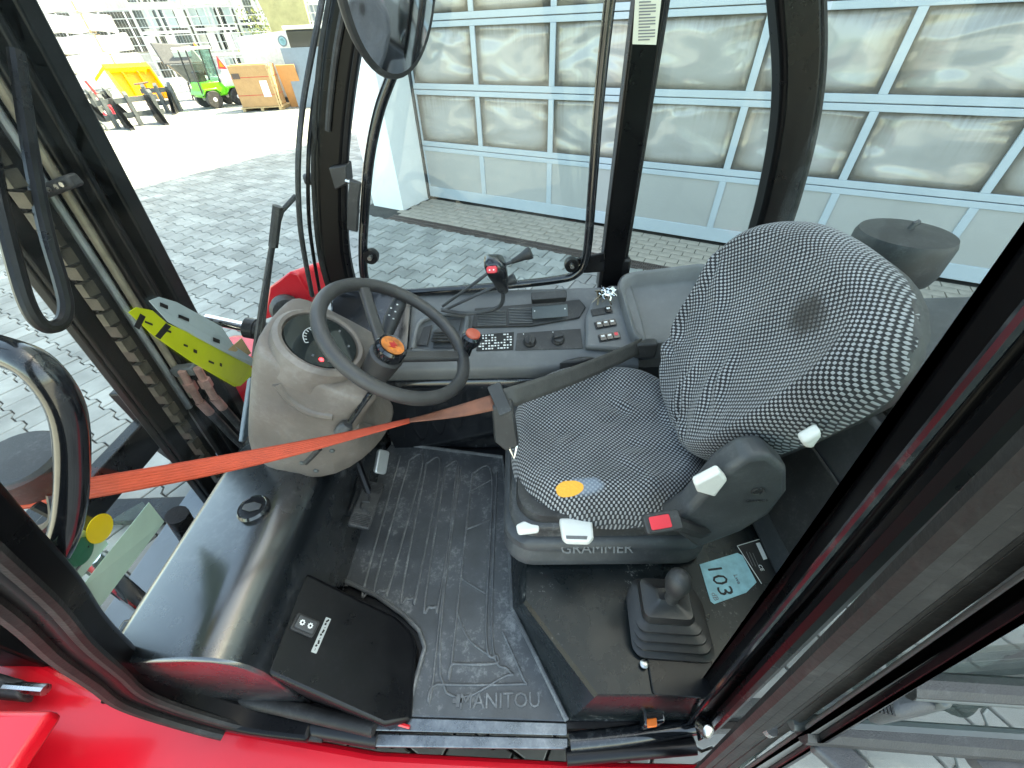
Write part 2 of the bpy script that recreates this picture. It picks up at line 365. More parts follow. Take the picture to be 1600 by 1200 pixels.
def text(name, s, size, mtx, m, parent, depth=.0006, mirror=False):
    c = bpy.data.curves.new('t', 'FONT'); c.body = s; c.size = size; c.extrude = depth; c.align_x = 'CENTER'; c.align_y = 'CENTER'; c.resolution_u = 2
    o = bpy.data.objects.new('t', c); col.objects.link(o)
    bpy.context.view_layer.update()
    me = bpy.data.meshes.new_from_object(o.evaluated_get(bpy.context.evaluated_depsgraph_get()))
    bpy.data.objects.remove(o); bpy.data.curves.remove(c)
    if mirror: me.transform(Matrix.Scale(-1, 4, (1, 0, 0))); me.flip_normals()
    me.transform(mtx); me.name = name; me.materials.clear()
    return finish(me, name, m, parent, smooth=0)
def rrect(hx, hy, r, n=5):
    out = []
    for cx, cy, a0 in ((hx-r, hy-r, 0), (-hx+r, hy-r, 90), (-hx+r, -hy+r, 180), (hx-r, -hy+r, 270)):
        out += [(cx+r*math.cos(R(a0+90*i/n)), cy+r*math.sin(R(a0+90*i/n))) for i in range(n+1)]
    return out
def plate(name, mtx, hx, hy, th, m, parent, r=.004, bevel=0):
    """rounded plate in the xy plane of mtx, thickness along its z"""
    mb = MB(); mb.prism([mtx@V(a, b, 0) for a, b in rrect(hx, hy, min(r, hx*.99, hy*.99))], mtx.to_3x3()@V(0, 0, th))
    return mb.build(name, m, parent, bevel=bevel)

def hit(px, py, obj, off=.0):
    """point of a built surface that the survey ray meets"""
    bpy.context.view_layer.update()
    ev = obj.evaluated_get(bpy.context.evaluated_depsgraph_get())
    d = (CR*((px-800)/F_PX) - CU*((py-600)/F_PX) + CF).normalized()
    mi = obj.matrix_world.inverted(); o2 = mi@CO; ok, loc, nr, _ = ev.ray_cast(o2, (mi.to_3x3()@d).normalized())
    return (obj.matrix_world@loc + nr*off, nr) if ok else (None, None)
def rescale(o, base, s):
    base = V(base); o.location = base+(V(o.location)-base)*s; o.scale = (s, s, s)

# ================================================================== THE YARD
D0 = at(662, 308, z=0)                                   # foot of the garage door, left end
DD = V(.87311, -.48752, 0); DN = V(-.48752, -.87311, 0)  # along the door, out of the door
def yard(s, n, z=0): return D0 + DD*s + DN*n + V(0, 0, z)
YR = Matrix((DD, -DN, V(0, 0, 1))).transposed()

ground = MB().add([(-220, -120, -.012), (220, -120, -.012), (220, 260, -.012), (-220, 260, -.012)], [(0, 1, 2, 3)]).build('ground', 'joint_sand', smooth=0)
tag(ground, kind='structure')
g2 = MB()  # far paving, where single stones no longer show
def far_pav():
    m = bpy.data.materials.new('far_paving'); m.use_nodes = True; MATS['far_paving'] = m
    t = m.node_tree; b = t.nodes['Principled BSDF']; L = t.links; N = t.nodes.new
    tc = N('ShaderNodeTexCoord'); mp = N('ShaderNodeMapping'); mp.inputs['Rotation'].default_value = (0, 0, math.atan2(.48752, .87311)); L.new(tc.outputs['Object'], mp.inputs[0])
    br = N('ShaderNodeTexBrick'); br.inputs['Scale'].default_value = 1; br.inputs['Brick Width'].default_value = .2; br.inputs['Row Height'].default_value = .165; br.inputs['Mortar Size'].default_value = .006
    br.inputs['Color1'].default_value = (.23, .235, .225, 1); br.inputs['Color2'].default_value = (.31, .315, .30, 1); br.inputs['Mortar'].default_value = (.09, .085, .075, 1)
    L.new(mp.outputs[0], br.inputs[0]); L.new(br.outputs[0], b.inputs['Base Color']); b.inputs['Roughness'].default_value = .85
far_pav()
pav = MB().add([yard(-150, -160, -.006), yard(90, -160, -.006), yard(90, 120, -.006), yard(-150, 120, -.006)], [(0, 1, 2, 3)])
# laid in four sheets round the area paved stone by stone
S0, S1, N1 = -13.0, 7.6, 12.0
pv = MB()
for a, b, c, d_ in ((-150, S0, -160, 120), (S1, 90, -160, 120), (S0, S1, N1, 120), (S0, -.5, -160, -7.0)):
    pv.add([yard(a, c, -.002), yard(b, c, -.002), yard(b, d_, -.002), yard(a, d_, -.002)], [(0, 1, 2, 3)])
o = pv.build('paving', 'far_paving', smooth=0); tag(o, kind='structure')

# interlocking double-T stones, columns along the door
def stone_outline(inset=.0042):
    a, hw, hl = .0125, .0825, .1
    side = [(-hl, hw+a), (-.063, hw+a), (-.037, hw-a), (.037, hw-a), (.063, hw+a), (hl, hw+a)]
    pts = [(s_, w_) for s_, w_ in side] + [(s_, -w_) for s_, w_ in reversed(side)]
    out = []
    for s_, w_ in pts:
        out.append((s_-inset*(1 if s_ > 0 else -1) if abs(s_) > .09 else s_, w_-inset*(1 if w_ > 0 else -1)))
    return out
so_ = stone_outline(); so_in = [(s_*.965, w_*.955) for s_, w_ in so_]
NS = len(so_)
def stone_geo(org, z0, tilt=(0, 0)):
    vs = [org+DD*s_+DN*w_+V(0, 0, -.012) for s_, w_ in so_] + [org+DD*s_+DN*w_+V(0, 0, z0-.004+tilt[0]*s_+tilt[1]*w_) for s_, w_ in so_] + [org+DD*s_+DN*w_+V(0, 0, z0+tilt[0]*s_+tilt[1]*w_) for s_, w_ in so_in]
    fs = [(i, (i+1) % NS, NS+(i+1) % NS, NS+i) for i in range(NS)] + [(NS+i, NS+(i+1) % NS, 2*NS+(i+1) % NS, 2*NS+i) for i in range(NS)] + [tuple(range(2*NS, 3*NS))]
    return vs, fs
def visible_px(p):
    q = p-CO; zc = q.dot(CF)
    if zc < .1: return None
    return 800+F_PX*q.dot(CR)/zc, 600-F_PX*q.dot(CU)/zc, zc
cand = []
rows = int((N1-.88)/.165)
for r_ in range(-40, rows):
    n_ = .88+.0825+.165*r_
    for c_ in range(int((S1-S0)/.2)):
        s_ = S0+.1+.2*c_+(.1 if r_ % 2 else 0)
        if n_ < .87 and s_ > -.55: continue
        if n_ < -6.9: continue
        p = yard(s_, n_); cand.append((p, visible_px(p)))
def score(pv_):
    if pv_ is None: return 1e9
    x, y, zc = pv_
    hid = not (0 < x < 1600 and 0 < y < 1200)
    # roughly where the photograph shows bare paving
    open_ = (x < 520 and y > 200 and y < 760 and not (x > 300 and y > 480)) or (560 < x < 930 and 300 < y < 470) or (x > 1400 and y > 880)
    return zc + (0 if open_ else 40) + (1000 if hid else 0)
cand.sort(key=lambda c: score(c[1]))
vs, fs = stone_geo(V(0, 0, 0), 0)
sme = bpy.data.meshes.new('paving_stone'); sme.from_pydata([tuple(v) for v in vs], [], fs); sme.update(); sme.materials.append(mat('paving'))
for p, _ in cand[:295]:
    o = bpy.data.objects.new('paving_stone', sme); col.objects.link(o); o.location = p+V(0, 0, random.uniform(-.0025, .001)); o.rotation_euler = (random.uniform(-.006, .006), random.uniform(-.006, .006), 0)
    o.parent = ground
av, af, tones = [], [], []
for p, pv_ in cand[295:]:
    if pv_ is None or not (-500 < pv_[0] < 2100 and -100 < pv_[1] < 1700): pass
    vs, fs = stone_geo(p, random.uniform(-.0025, .001), (random.uniform(-.006, .006), random.uniform(-.006, .006)))
    k = len(av); av += [tuple(v) for v in vs]; af += [tuple(i+k for i in f) for f in fs]; tones += [random.random()]*len(vs)
me = bpy.data.meshes.new('paving_stones'); me.from_pydata(av, [], af); me.update()
at_ = me.attributes.new('tone', 'FLOAT', 'POINT'); at_.data.foreach_set('value', tones)
o = bpy.data.objects.new('paving_stones', me); col.objects.link(o); me.materials.append(mat('paving')); o.parent = ground; o['kind'] = 'stuff'
# rectangular bricks between drain and door
bme = MB(); bme.prism([DD*a+DN*b+V(0, 0, -.012) for a, b in ((-.0955, -.0475), (.0955, -.0475), (.0955, .0475), (-.0955, .0475))], (0, 0, .012)); 
bo = bme.build('brick', 'paver_plain', smooth=0); bmesh_ = bo.data; bpy.data.objects.remove(bo)
cnt = 0
for r_ in range(7):
    for c_ in range(31):
        s_ = .05+.2*c_+(.1 if r_ % 2 else 0); n_ = .053+.1045*r_
        if s_ < .12 or s_ > 6.1 or (n_ > .52 and s_ < .1): continue
        o = bpy.data.objects.new('brick', bmesh_); col.objects.link(o); o.location = yard(s_, n_, random.uniform(-.002, .001)); o.parent = ground
pv2 = MB().add([yard(6.2, 0, -.003), yard(20, 0, -.003), yard(20, .73, -.003), yard(6.2, .73, -.003)], [(0, 1, 2, 3)])
pv2.build('brick_strip', 'paver_plain', ground, smooth=0)

# drain channel
drain = thing('drain_channel', 'narrow brown slotted drain grating set in the paving in front of the garage door', 'drain', yard(3, .805))
fr_ = MB()
for n_ in (.735, .875): fr_.prism([yard(.1, n_-.009, -.011), yard(9, n_-.009, -.011), yard(9, n_+.009, -.011), yard(.1, n_+.009, -.011)], (0, 0, .0125))
fr_.build('frame', 'brown_iron', drain, smooth=0)
sl = MB()
for i in range(420): sl.prism([yard(.11+.021*i, .746, -.010), yard(.122+.021*i, .746, -.010), yard(.122+.021*i, .864, -.010), yard(.11+.021*i, .864, -.010)], (0, 0, .0095))
sl.prism([yard(.1, .797, -.0105), yard(9, .797, -.0105), yard(9, .813, -.0105), yard(.1, .813, -.0105)], (0, 0, .0112))
o = sl.build('grate', 'brown_iron', drain, smooth=0); o['kind'] = 'stuff'

# ------------------------------------------------------------------ garage building
bld = thing('garage_building', 'white workshop building with a wide blue-grey sectional garage door', 'building', yard(4, 0))
HB = 10.3; WF = .545
wl = MB()
def slab(mb, s0, s1, n0, n1, z0, z1): mb.prism([yard(s0, n0, z0), yard(s1, n0, z0), yard(s1, n1, z0), yard(s0, n1, z0)], (0, 0, z1-z0))
slab(wl, -.436, .095, -14, WF, -.01, 4.4); slab(wl, 8.75, 26, -14, WF, -.01, 4.4); slab(wl, -.436, 26, -14, WF, 4.4, HB)
slab(wl, .095, 8.75, -14, -1.0, -.01, 4.4)
wl.build('wall', 'white_wall', bld, smooth=0)
dfm = MB(); slab(dfm, -.0+.095, .15-.03, -.06, .02, 0, 4.4); dfm.build('door_jamb', 'dark_plastic', bld, smooth=0); dfm = MB()
slab(dfm, 8.6, 8.75, -.06, .02, 0, 4.4)
dfm.build('door_jamb', 'dark_plastic', bld, smooth=0)
gd = MB()
MUL = [.15] + [1.035+.9225*i for i in range(9)]
ROWZ = [(.16, .60)] + [(.71+.6*i, 1.20+.6*i) for i in range(6)]
for i, (z0, z1) in enumerate(ROWZ):           # each section: bottom rail, top rail, mullions
    lo = .03 if i == 0 else ROWZ[i-1][1]+.055; hi = z1+.048
    slab(gd, .125, MUL[-1], -.045, .0, lo, z0); slab(gd, .125, MUL[-1], -.045, .0, z1, hi)
    for k, m_ in enumerate(MUL):
        slab(gd, m_-(.03 if k else .022), m_+(.03 if 0 < k < 9 else 0), -.045, .0, z0, z1)
gdo = gd.build('garage_door', 'door_frame', bld, smooth=0, bevel=.004)
bk = MB(); slab(bk, .1, 8.7, -.085, -.075, .02, 4.38); bk.build('inner_skin', 'concrete', gdo, smooth=0)
for i, (z0, z1) in enumerate(ROWZ):
    for k in range(9):
        a, b = MUL[k]+(.03 if k else 0), MUL[k+1]-.03
        if i == 0:
            p_ = MB(); slab(p_, a, b, -.03, -.012, z0, z1); p_.build('panel', 'door_panel', gdo, smooth=0)
        else:   # buckled acrylic pane, a curved sheet with its own thickness
            G = 10; me = bpy.data.meshes.new('pane'); vs = []; fs = []; uvs = []
            for jj in range(G+1):
                for ii in range(G+1):
                    u, v = ii/G, jj/G; e_ = (16*u*(1-u)*v*(1-v))**.6
                    q = .012*e_*noise.noise(V(u*1.3+k*7.1, v*1.2+i*3.3, .5))
                    vs.append(tuple(yard(a+(b-a)*u, -.018+q, z0+(z1-z0)*v))); uvs.append((u, v))
            for jj in range(G):
                for ii in range(G):
                    f0 = jj*(G+1)+ii; fs.append((f0, f0+1, f0+G+2, f0+G+1))
            me.from_pydata(vs, [], fs); ul = me.uv_layers.new(name='UVMap')
            for lp in me.loops: ul.data[lp.index].uv = uvs[lp.vertex_index]
            o = finish(me, 'pane', 'acrylic_pane', gdo, smooth=80)
            so2 = o.modifiers.new('thick', 'SOLIDIFY'); so2.thickness = .004; so2.offset = 0

# ------------------------------------------------------------------ things standing in the sunny yard
def gp(px, py): return at(px, py, z=0)
def up_at(px, py, base): return at(px, py, y=base.y).z
def frame_of(b, face=None):
    """local frame at a base point: right (image right), away, up"""
    f = V(b.x, b.y, 0).normalized(); r = V(f.y, -f.x, 0); return r, f
# pallet and cardboard box
b = gp(412, 173); r_, f_ = frame_of(b); ang = R(-20)
def LR(base, ang):
    r, f = frame_of(base); m = Matrix.Rotation(ang, 3, 'Z'); return m@r, m@f
r_, f_ = LR(b, R(-22)); BR = Matrix((r_, f_, V(0, 0, 1))).transposed()
pal = thing('pallet', 'light wooden pallet under a big cardboard box', 'pallet', b)
for k in range(3): MB().box(b+r_*(-.75+.75*k)+f_*.5+V(0, 0, .055), (.12, 1.15, .1), BR).build('bearer', 'wood_light', pal, smooth=0)
for k in range(6): MB().box(b+f_*(-.02+.21*k)+V(0, 0, .125), (1.75, .15, .03), BR).build('deck_board', 'wood_light', pal, smooth=0)
bx = thing('cardboard_box', 'large brown cardboard box with wooden edge battens on a pallet', 'box', b+V(0, 0, .14))
MB().box(b+r_*-.05+f_*.5+V(0, 0, .84), (1.5, 1.0, 1.39), BR).build('carton', 'cardboard', bx, smooth=0, bevel=.01)
MB().box(b+r_*-.05+f_*.5+V(0, 0, 1.55), (1.35, .8, .025), BR).build('lid_flap', 'cardboard', bx, smooth=0)
for zz in (.55, 1.15): MB().box(b+r_*-.05+f_*.5+V(0, 0, zz), (1.512, 1.012, .02), BR).build('strap', 'red_dark', bx, smooth=0)
for dx in (.74, .83): MB().box(b+r_*dx+f_*-.02+V(0, 0, .84), (.05, .06, 1.4), BR).build('batten', 'wood_light', bx, smooth=0)
for zz in (.3, .85, 1.45): MB().box(b+r_*.785+f_*-.01+V(0, 0, zz), (.2, .05, .07), BR).build('batten', 'wood_light', bx, smooth=0)
MB().box(b+r_*.40+f_*-.012+V(0, 0, .75), (.3, .012, .55), BR).build('paper_label', 'white_body', bx, smooth=0)
MB().box(b+r_*-.6+f_*-.012+V(0, 0, 1.2), (.3, .01, .18), BR).build('printed_mark', 'brown_iron', bx, smooth=0)
# orange board and blue-grey panels leaning behind
b2 = b+r_*1.35+f_*.5
MB().box(b2+V(0, 0, .75), (.75, .05, 1.5), BR@Matrix.Rotation(R(12), 3, 'X')).build('leaning_board', 'board_orange', smooth=0)
tag(bpy.data.objects['leaning_board'], 'orange-brown board leaning beside the pallet with the cardboard box', 'board')
b3 = b+r_*2.0+f_*.3
o = MB().prism([b3+r_*-.6+V(0, 0, 0), b3+r_*.85, b3+r_*.9+f_*.3+V(0, 0, 2.0), b3+r_*-.7+f_*.3+V(0, 0, 2.0)], f_*.06).build('steel_sheet', 'blue_grey', smooth=0)
tag(o, 'tall blue-grey steel sheet leaning upright next to the orange board', 'sheet')
MB().prism([b3+r_*.9+V(0, 0, 0), b3+r_*1.9, b3+r_*1.9+f_*.2+V(0, 0, 1.9), b3+r_*.95+f_*.2+V(0, 0, 1.9)], f_*.06).build('side_sheet', 'blue_grey', o, smooth=0)
cbm = thing('machine_cab', 'dark glazed machine cab standing behind the blue-grey steel sheet', 'cab', b3+f_*1.6)
MB().box(b3+f_*1.6+r_*.3+V(0, 0, .8), (1.7, 1.3, 1.6), BR).build('body', 'gunmetal', cbm, smooth=0, bevel=.03)
MB().box(b3+f_*.93+r_*.3+V(0, 0, 2.1), (1.5, .03, .8), BR).build('window', 'glass_dark', cbm, smooth=0)
MB().box(b3+f_*1.6+r_*.3+V(0, 0, 2.05), (1.6, 1.25, 1.0), BR).build('upper_body', 'black_plastic', cbm, smooth=0, bevel=.05)
MB().box(b3+f_*1.6+r_*.3+V(0, 0, 2.62), (1.75, 1.4, .12), BR).build('roof', 'white_body', cbm, smooth=0, bevel=.03)
cab2 = thing('grey_cabinet', 'pale grey machine cabinet with a round blue emblem behind the cardboard box', 'cabinet', b+f_*2.4+r_*-.2)
cb_ = b+f_*2.4+r_*.1
MB().prism([cb_+r_*-1.2+V(0, 0, .2), cb_+r_*1.2+V(0, 0, .2), cb_+r_*1.2+V(0, 0, 2.55), cb_+r_*-1.1+V(0, 0, 2.4)], f_*1.2).build('housing', 'galvanised', cab2, smooth=0, bevel=.03)
MB().box(cb_+f_*.6+V(0, 0, .1), (2.2, 1.0, .25), BR).build('base', 'gunmetal', cab2, smooth=0)
MB().lathe([(.19, 0), (.19, .012)], cb_+r_*.8+V(0, 0, 2.2)-f_*.012, f_).build('emblem', mat('blue_grey'), cab2)
em = MB().lathe([(.14, 0), (.14, .016), (.09, .016), (.09, 0)], cb_+r_*.8+V(0, 0, 2.2)-f_*.02, f_); em.build('emblem_ring', 'label_cyan', cab2)

YB = gp(412, 173)
for q_ in (pal, bx, bpy.data.objects['leaning_board'], o, cbm, cab2): pass
BOXSET = [pal, bx, bpy.data.objects['leaning_board'], bpy.data.objects['steel_sheet'], cbm, cab2]
# compact green tractor
b = gp(352, 166); r_, f_ = LR(b, R(25)); BR = Matrix((r_, f_, V(0, 0, 1))).transposed()
tr = thing('compact_tractor', 'small bright green compact tractor with white bonnet and a glazed cab', 'tractor', b)
def tp(x, y, z): return b+r_*x+f_*y+V(0, 0, z)
for x, y, rr in ((-.55, -.35, .36), (.62, -.35, .36), (-.55, .75, .36), (.62, .75, .36)):
    ty = MB().lathe([(.2, -.13), (rr-.03, -.13), (rr, -.09), (rr, .09), (rr-.03, .13), (.2, .13)], tp(x, y, rr), f_, 22).build('wheel', 'rubber', tr)
    MB().lathe([(.05, -.14), (.2, -.10), (.2, .10), (.05, .14)], tp(x, y, rr), f_, 16).build('rim', 'white_body', ty)
MB().prism([tp(-.95, -.3, .45), tp(.25, -.3, .45), tp(.3, -.3, .75), tp(.1, -.3, 1.05), tp(-.85, -.3, 1.05)], f_*1.0).build('body', 'green_paint', tr, bevel=.05)
for x in (-.55, .62):
    MB().prism([tp(x-.45, -.47, .55), tp(x-.3, -.47, .8), tp(x+.3, -.47, .8), tp(x+.45, -.47, .55), tp(x+.25, -.47, .72), tp(x-.25, -.47, .72)], f_*1.35).build('mudguard', 'green_paint', tr, bevel=.02)
MB().prism([tp(.15, -.25, .55), tp(1.15, -.25, .5), tp(1.15, -.25, .72), tp(.6, -.25, 1.15), tp(.1, -.25, 1.2)], f_*.9).build('bonnet', 'white_body', tr, bevel=.06)
cz0, cz1 = 1.0, 2.25
for x, y in ((-.95, -.3), (.1, -.3), (-.85, .7), (.1, .7)):
    MB().tube([tp(x, y, cz0-.5 if x < 0 else cz0), tp(x+.1, y, cz1)], .035).build('cab_post', 'black_plastic', tr)
MB().box(tp(-.35, .2, cz1+.04), (1.25, 1.25, .1), BR).build('roof', 'white_body', tr, bevel=.04)
for x0, x1 in ((-.9, -.4), (-.35, .1)):
    MB().prism([tp(x0+.02, -.3, cz0), tp(x1, -.3, cz0), tp(x1+.1, -.3, cz1-.03), tp(x0+.12, -.3, cz1-.03)], f_*.01).build('window', 'glass_green', tr, smooth=0)
MB().prism([tp(.12, -.3, cz0), tp(.12, .7, cz0), tp(.2, .7, cz1), tp(.2, -.3, cz1)], r_*.01).build('windscreen', 'glass_green', tr, smooth=0)
MB().box(tp(-.55, .2, 1.2), (.4, .5, .5), BR).build('seat', 'black_plastic', tr, bevel=.06)
tt = [tp(.22, -.42, 1.5), tp(.62, -.42, 1.45), tp(.36, -.42, 1.98)]
tri = MB().prism(tt, f_*.02).build('warning_triangle', 'red_plastic', tr, smooth=0)
c_ = sum(tt, V(0, 0, 0))/3
MB().prism([c_+(p-c_)*.55-f_*.006 for p in tt], f_*.01).build('triangle_core', 'orange_plastic', tri, smooth=0)
MB().lathe([(.14, 0), (.12, .05)], tp(.4, -.42, 1.25), f_).build('speed_disc', 'white_body', tr)
MB().lathe([(.06, 0), (.06, .1), (.03, .14)], tp(-.1, .2, cz1+.09)).build('beacon', 'orange_plastic', tr)

rescale(tr, b, .68)
for q_ in BOXSET: rescale(q_, YB, .74)
# yellow attachment
b = gp(232, 157)+V(0, 0, 0); r_, f_ = LR(b, R(14)); BR = Matrix((r_, f_, V(0, 0, 1))).transposed()
ya = thing('yellow_bucket', 'bright yellow steel bucket attachment standing on the ground by the tractor', 'bucket', b)
def tp(x, y, z): return b+r_*x+f_*y+V(0, 0, z)
MB().prism([tp(-1.0, .2, .1), tp(1.1, .2, 0.0), tp(1.0, .65, 1.55), tp(-1.25, .65, 1.65)], f_*.06).build('back_plate', 'yellow_paint', ya, smooth=0)
for x0, x1 in ((-1.1, -1.25), (1.12, 1.0)):
    MB().prism([tp(x0, -.15, 0.0), tp(x0, .3, 0), tp(x1, .72, 1.6), tp(x1, .25, 1.7), tp(x0, -.2, .6)], r_*.07).build('side_plate', 'yellow_paint', ya, smooth=0)
MB().prism([tp(-1.3, .2, 1.6), tp(1.05, .2, 1.55), tp(1.05, .5, 1.75), tp(-1.3, .5, 1.8)], V(0, 0, .12)).build('top_beam', 'yellow_paint', ya, smooth=0, bevel=.02)
for x in (-.45, .35): MB().prism([tp(x, .0, .15), tp(x, .3, .1), tp(x-.05, .62, 1.5), tp(x-.05, .3, 1.4)], r_*.06).build('rib', 'yellow_paint', ya, smooth=0)
MB().tube([tp(-.3, .1, .85), tp(.5, .1, .9)], .05).build('ram', 'brown_iron', ya)
MB().prism([tp(-1.3, .2, 1.68), tp(-2.1, -.1, 1.15), tp(-2.1, -.1, 1.3), tp(-1.3, .2, 1.85)], f_*.08).build('arm', 'yellow_paint', ya, smooth=0)

rescale(ya, b, .62)
# hopper spreader between bucket and tractor
b = gp(300, 160)+V(-.1, .9, 0); r_, f_ = LR(b, R(8)); BR = Matrix((r_, f_, V(0, 0, 1))).transposed()
hp = thing('hopper_spreader', 'grey hopper spreader with a tilted black lid and small wheels behind the yellow bucket', 'spreader', b)
def tp(x, y, z): return b+r_*x+f_*y+V(0, 0, z)
MB().loft([[tp(x, y, .75) for x, y in ((-.3, -.2), (.3, -.2), (.3, .3), (-.3, .3))], [tp(x, y, 1.5) for x, y in ((-.85, -.5), (.75, -.5), (.75, .7), (-.85, .7))]]).build('hopper', 'gunmetal', hp, smooth=0)
MB().prism([tp(-1.1, -.5, 1.55), tp(.7, -.5, 1.52), tp(.45, -.1, 2.25), tp(-1.2, -.1, 2.4)], f_*.25).build('lid', 'dark_plastic', hp, smooth=0, bevel=.05)
MB().box(tp(-.1, -.36, 1.85), (.8, .05, .4), BR@Matrix.Rotation(R(30), 3, 'X')).build('lid_window', 'sticker_grey', hp, smooth=0)
for x, rr in ((-.2, .25), (.55, .27)):
    MB().lathe([(.1, -.08), (rr, -.07), (rr, .07), (.1, .08)], tp(x, -.4, rr), f_, 16).build('wheel', 'rubber', hp)
for k in range(7):
    MB().tube([tp(-.5+.22*k, -.3+.1*(k % 3), .05), tp(-.35+.2*k, .1, .75+.05*(k % 2))], .04, 6).build('frame_bar', 'brown_iron', hp)
MB().box(tp(.15, .0, .6), (.6, .5, .45), BR).build('gearbox', 'black_plastic', hp, smooth=0, bevel=.04)

rescale(hp, b, .72)
# fork carriages and a lifting hook in front
def fork_unit(px, py, ang, label, wide):
    b = gp(px, py); r, f = LR(b, ang); BRm = Matrix((r, f, V(0, 0, 1))).transposed()
    q = thing('fork_attachment', label, 'attachment', b, 'fork attachments in the yard')
    def tp(x, y, z): return b+r*x+f*y+V(0, 0, z)
    for zz in (.35, .8): MB().box(tp(0, .1, zz), (wide, .1, .16), BRm).build('cross_bar', 'gunmetal', q, smooth=0)
    for x in (-wide*.42, -.05, wide*.38):
        MB().prism([tp(x, -.1, .0), tp(x, .3, .0), tp(x, .3, .75), tp(x, .15, 1.05), tp(x, .0, .95), tp(x, -.05, .3)], r*.12).build('bracket', 'gunmetal', q, smooth=0)
    for x in (-wide*.3, wide*.28):
        MB().prism([tp(x, .05, .9), tp(x, .12, .9), tp(x, .12, .1), tp(x, -1.0, .03), tp(x, -1.0, .0), tp(x, .05, .02)], r*.14).build('fork_tine', 'black_plastic', q, smooth=0)
    rescale(q, b, .74)
    return q, tp, r, f
fork_unit(222, 196, R(10), 'dark grey fork attachment with upright tines standing beside the yellow bucket', 1.9)
fork_unit(262, 176, R(-12), 'small dark fork attachment lying right in front of the yellow bucket', 1.2)
fork_unit(165, 186, R(24), 'dark quick-hitch frame standing behind the red lifting hook', 1.5)
q, tp, r_, f_ = fork_unit(128, 205, R(-5), 'dark grey loader hitch with curved arms next to a red lifting hook', 1.3)
MB().tube(smooth_path([tp(-.4, -.2, .6), tp(.3, -.3, .75), tp(.6, -.5, .3), tp(.65, -.6, .03)]), .05, 8).build('curved_arm', 'gunmetal', q)
MB().tube(smooth_path([tp(-.4, -.4, .45), tp(.35, -.5, .5), tp(.75, -.7, .2), tp(.75, -.8, .03)]), .04, 8).build('curved_arm', 'gunmetal', q)
b = gp(178, 192); hk = thing('lifting_hook', 'red lifting hook on a chain hanging between the fork attachments', 'hook', b)
r_, f_ = frame_of(b)
MB().tube(smooth_path([b+V(0, 0, .62), b+V(0, 0, .5)+r_*.02, b+r_*.14+V(0, 0, .34), b+r_*.1+V(0, 0, .16), b+r_*-.06+V(0, 0, .15), b+r_*-.1+V(0, 0, .27)]), [.05]*26+[.045, .04, .035, .03, .02], 8).build('hook', 'red_plastic', hk)
MB().tube([b+V(0, 0, .62), b+V(-.12, 0, 1.0)], .03, 6).build('chain', 'red_dark', hk)
# white concrete blocks behind the attachments
for i, (px, py, w_, h_) in enumerate(((95, 150, 1.9, 1.2), (175, 140, 1.9, 1.35), (130, 128, 1.6, .8))):
    b = gp(px, py)+V(-.5, 1.2, 0); r_, f_ = LR(b, R(20)); BR = Matrix((r_, f_, V(0, 0, 1))).transposed()
    o = MB().prism([b+r_*-w_/2, b+r_*w_/2, b+r_*(w_/2-.05*i)+V(0, 0, h_), b+r_*(-w_/2+.1)+V(0, 0, h_+.1)], f_*.4).build('white_slab', 'white_body', smooth=0, bevel=.02)
    tag(o, ['white slab standing behind the curved loader hitch', 'white slab standing between the loader hitch and the yellow bucket', 'low white slab lying behind the two standing white slabs'][i], 'slab')

# mesh fence, stacked goods and sheds beyond it
fa, fb = V(-34, 16.5, 0), V(-3.5, 29.5, 0); fd = (fb-fa).normalized(); fn = V(fd.y, -fd.x, 0); fl = (fb-fa).length
fc = thing('wire_fence', 'tall galvanised wire mesh fence along the far side of the yard', 'fence', (fa+fb)/2)
npst = 13
for k in range(npst): p = fa+fd*(fl*k/(npst-1)); MB().tube([p, p+V(0, 0, 4.2)], .045, 8).build('post', 'galvanised', fc)
for k in range(14): zz = .12+.3*k; MB().tube([fa+V(0, 0, zz)+fn*.06, fb+V(0, 0, zz)+fn*.06], .014, 5).build('wire', 'galvanised', fc)
mv = MB()
for k in range(int(fl/.12)):
    p = fa+fd*(.12*k)+fn*.06; mv.add([p-fd*.004, p+fd*.004, p+fd*.004+V(0, 0, 4.1), p-fd*.004+V(0, 0, 4.1)], [(0, 1, 2, 3)])
o = mv.build('mesh_wires', 'galvanised', fc, smooth=0); o['kind'] = 'stuff'
FR = Matrix((fd, -fn, V(0, 0, 1))).transposed()
def behind(s_, n_, z): return fa+fd*s_-fn*n_+V(0, 0, z)
k = 0
for zz, s0, ln in ((.35, 8.2, 9.4), (1.05, 8.6, 9.2), (1.75, 8.0, 9.7), (2.45, 8.8, 8.6), (3.15, 8.4, 9), (3.85, 9, 8)):
    mb = MB(); sec = rrect(.33, .31, .12, 3); wob = lambda t: .05*math.sin(t*3+zz*5)
    rings = [[behind(s0+ln*t/12, 2.0+a, zz+b_+wob(t)) for a, b_ in sec] for t in range(13)]
    o = mb.loft(rings).build('wrapped_bundle', 'white_wrap')
    tag(o, ['bottom white-wrapped timber bundle of the stack behind the wire fence', 'second white-wrapped bundle from the ground in the stack behind the fence', 'third white-wrapped bundle from the ground in the stack behind the fence', 'fourth white-wrapped bundle from the ground in the stack behind the fence', 'fifth white-wrapped bundle from the ground in the stack behind the fence', 'topmost short white-wrapped bundle of the stack behind the fence'][k], 'bundle', 'wrapped bundles stacked behind the fence'); k += 1
    for t in range(5):
        MB().box(behind(s0+.8+ln*t/5, 2.0, zz), (.06, .68, .66), FR).build('strap', 'wood_light', o, smooth=0)
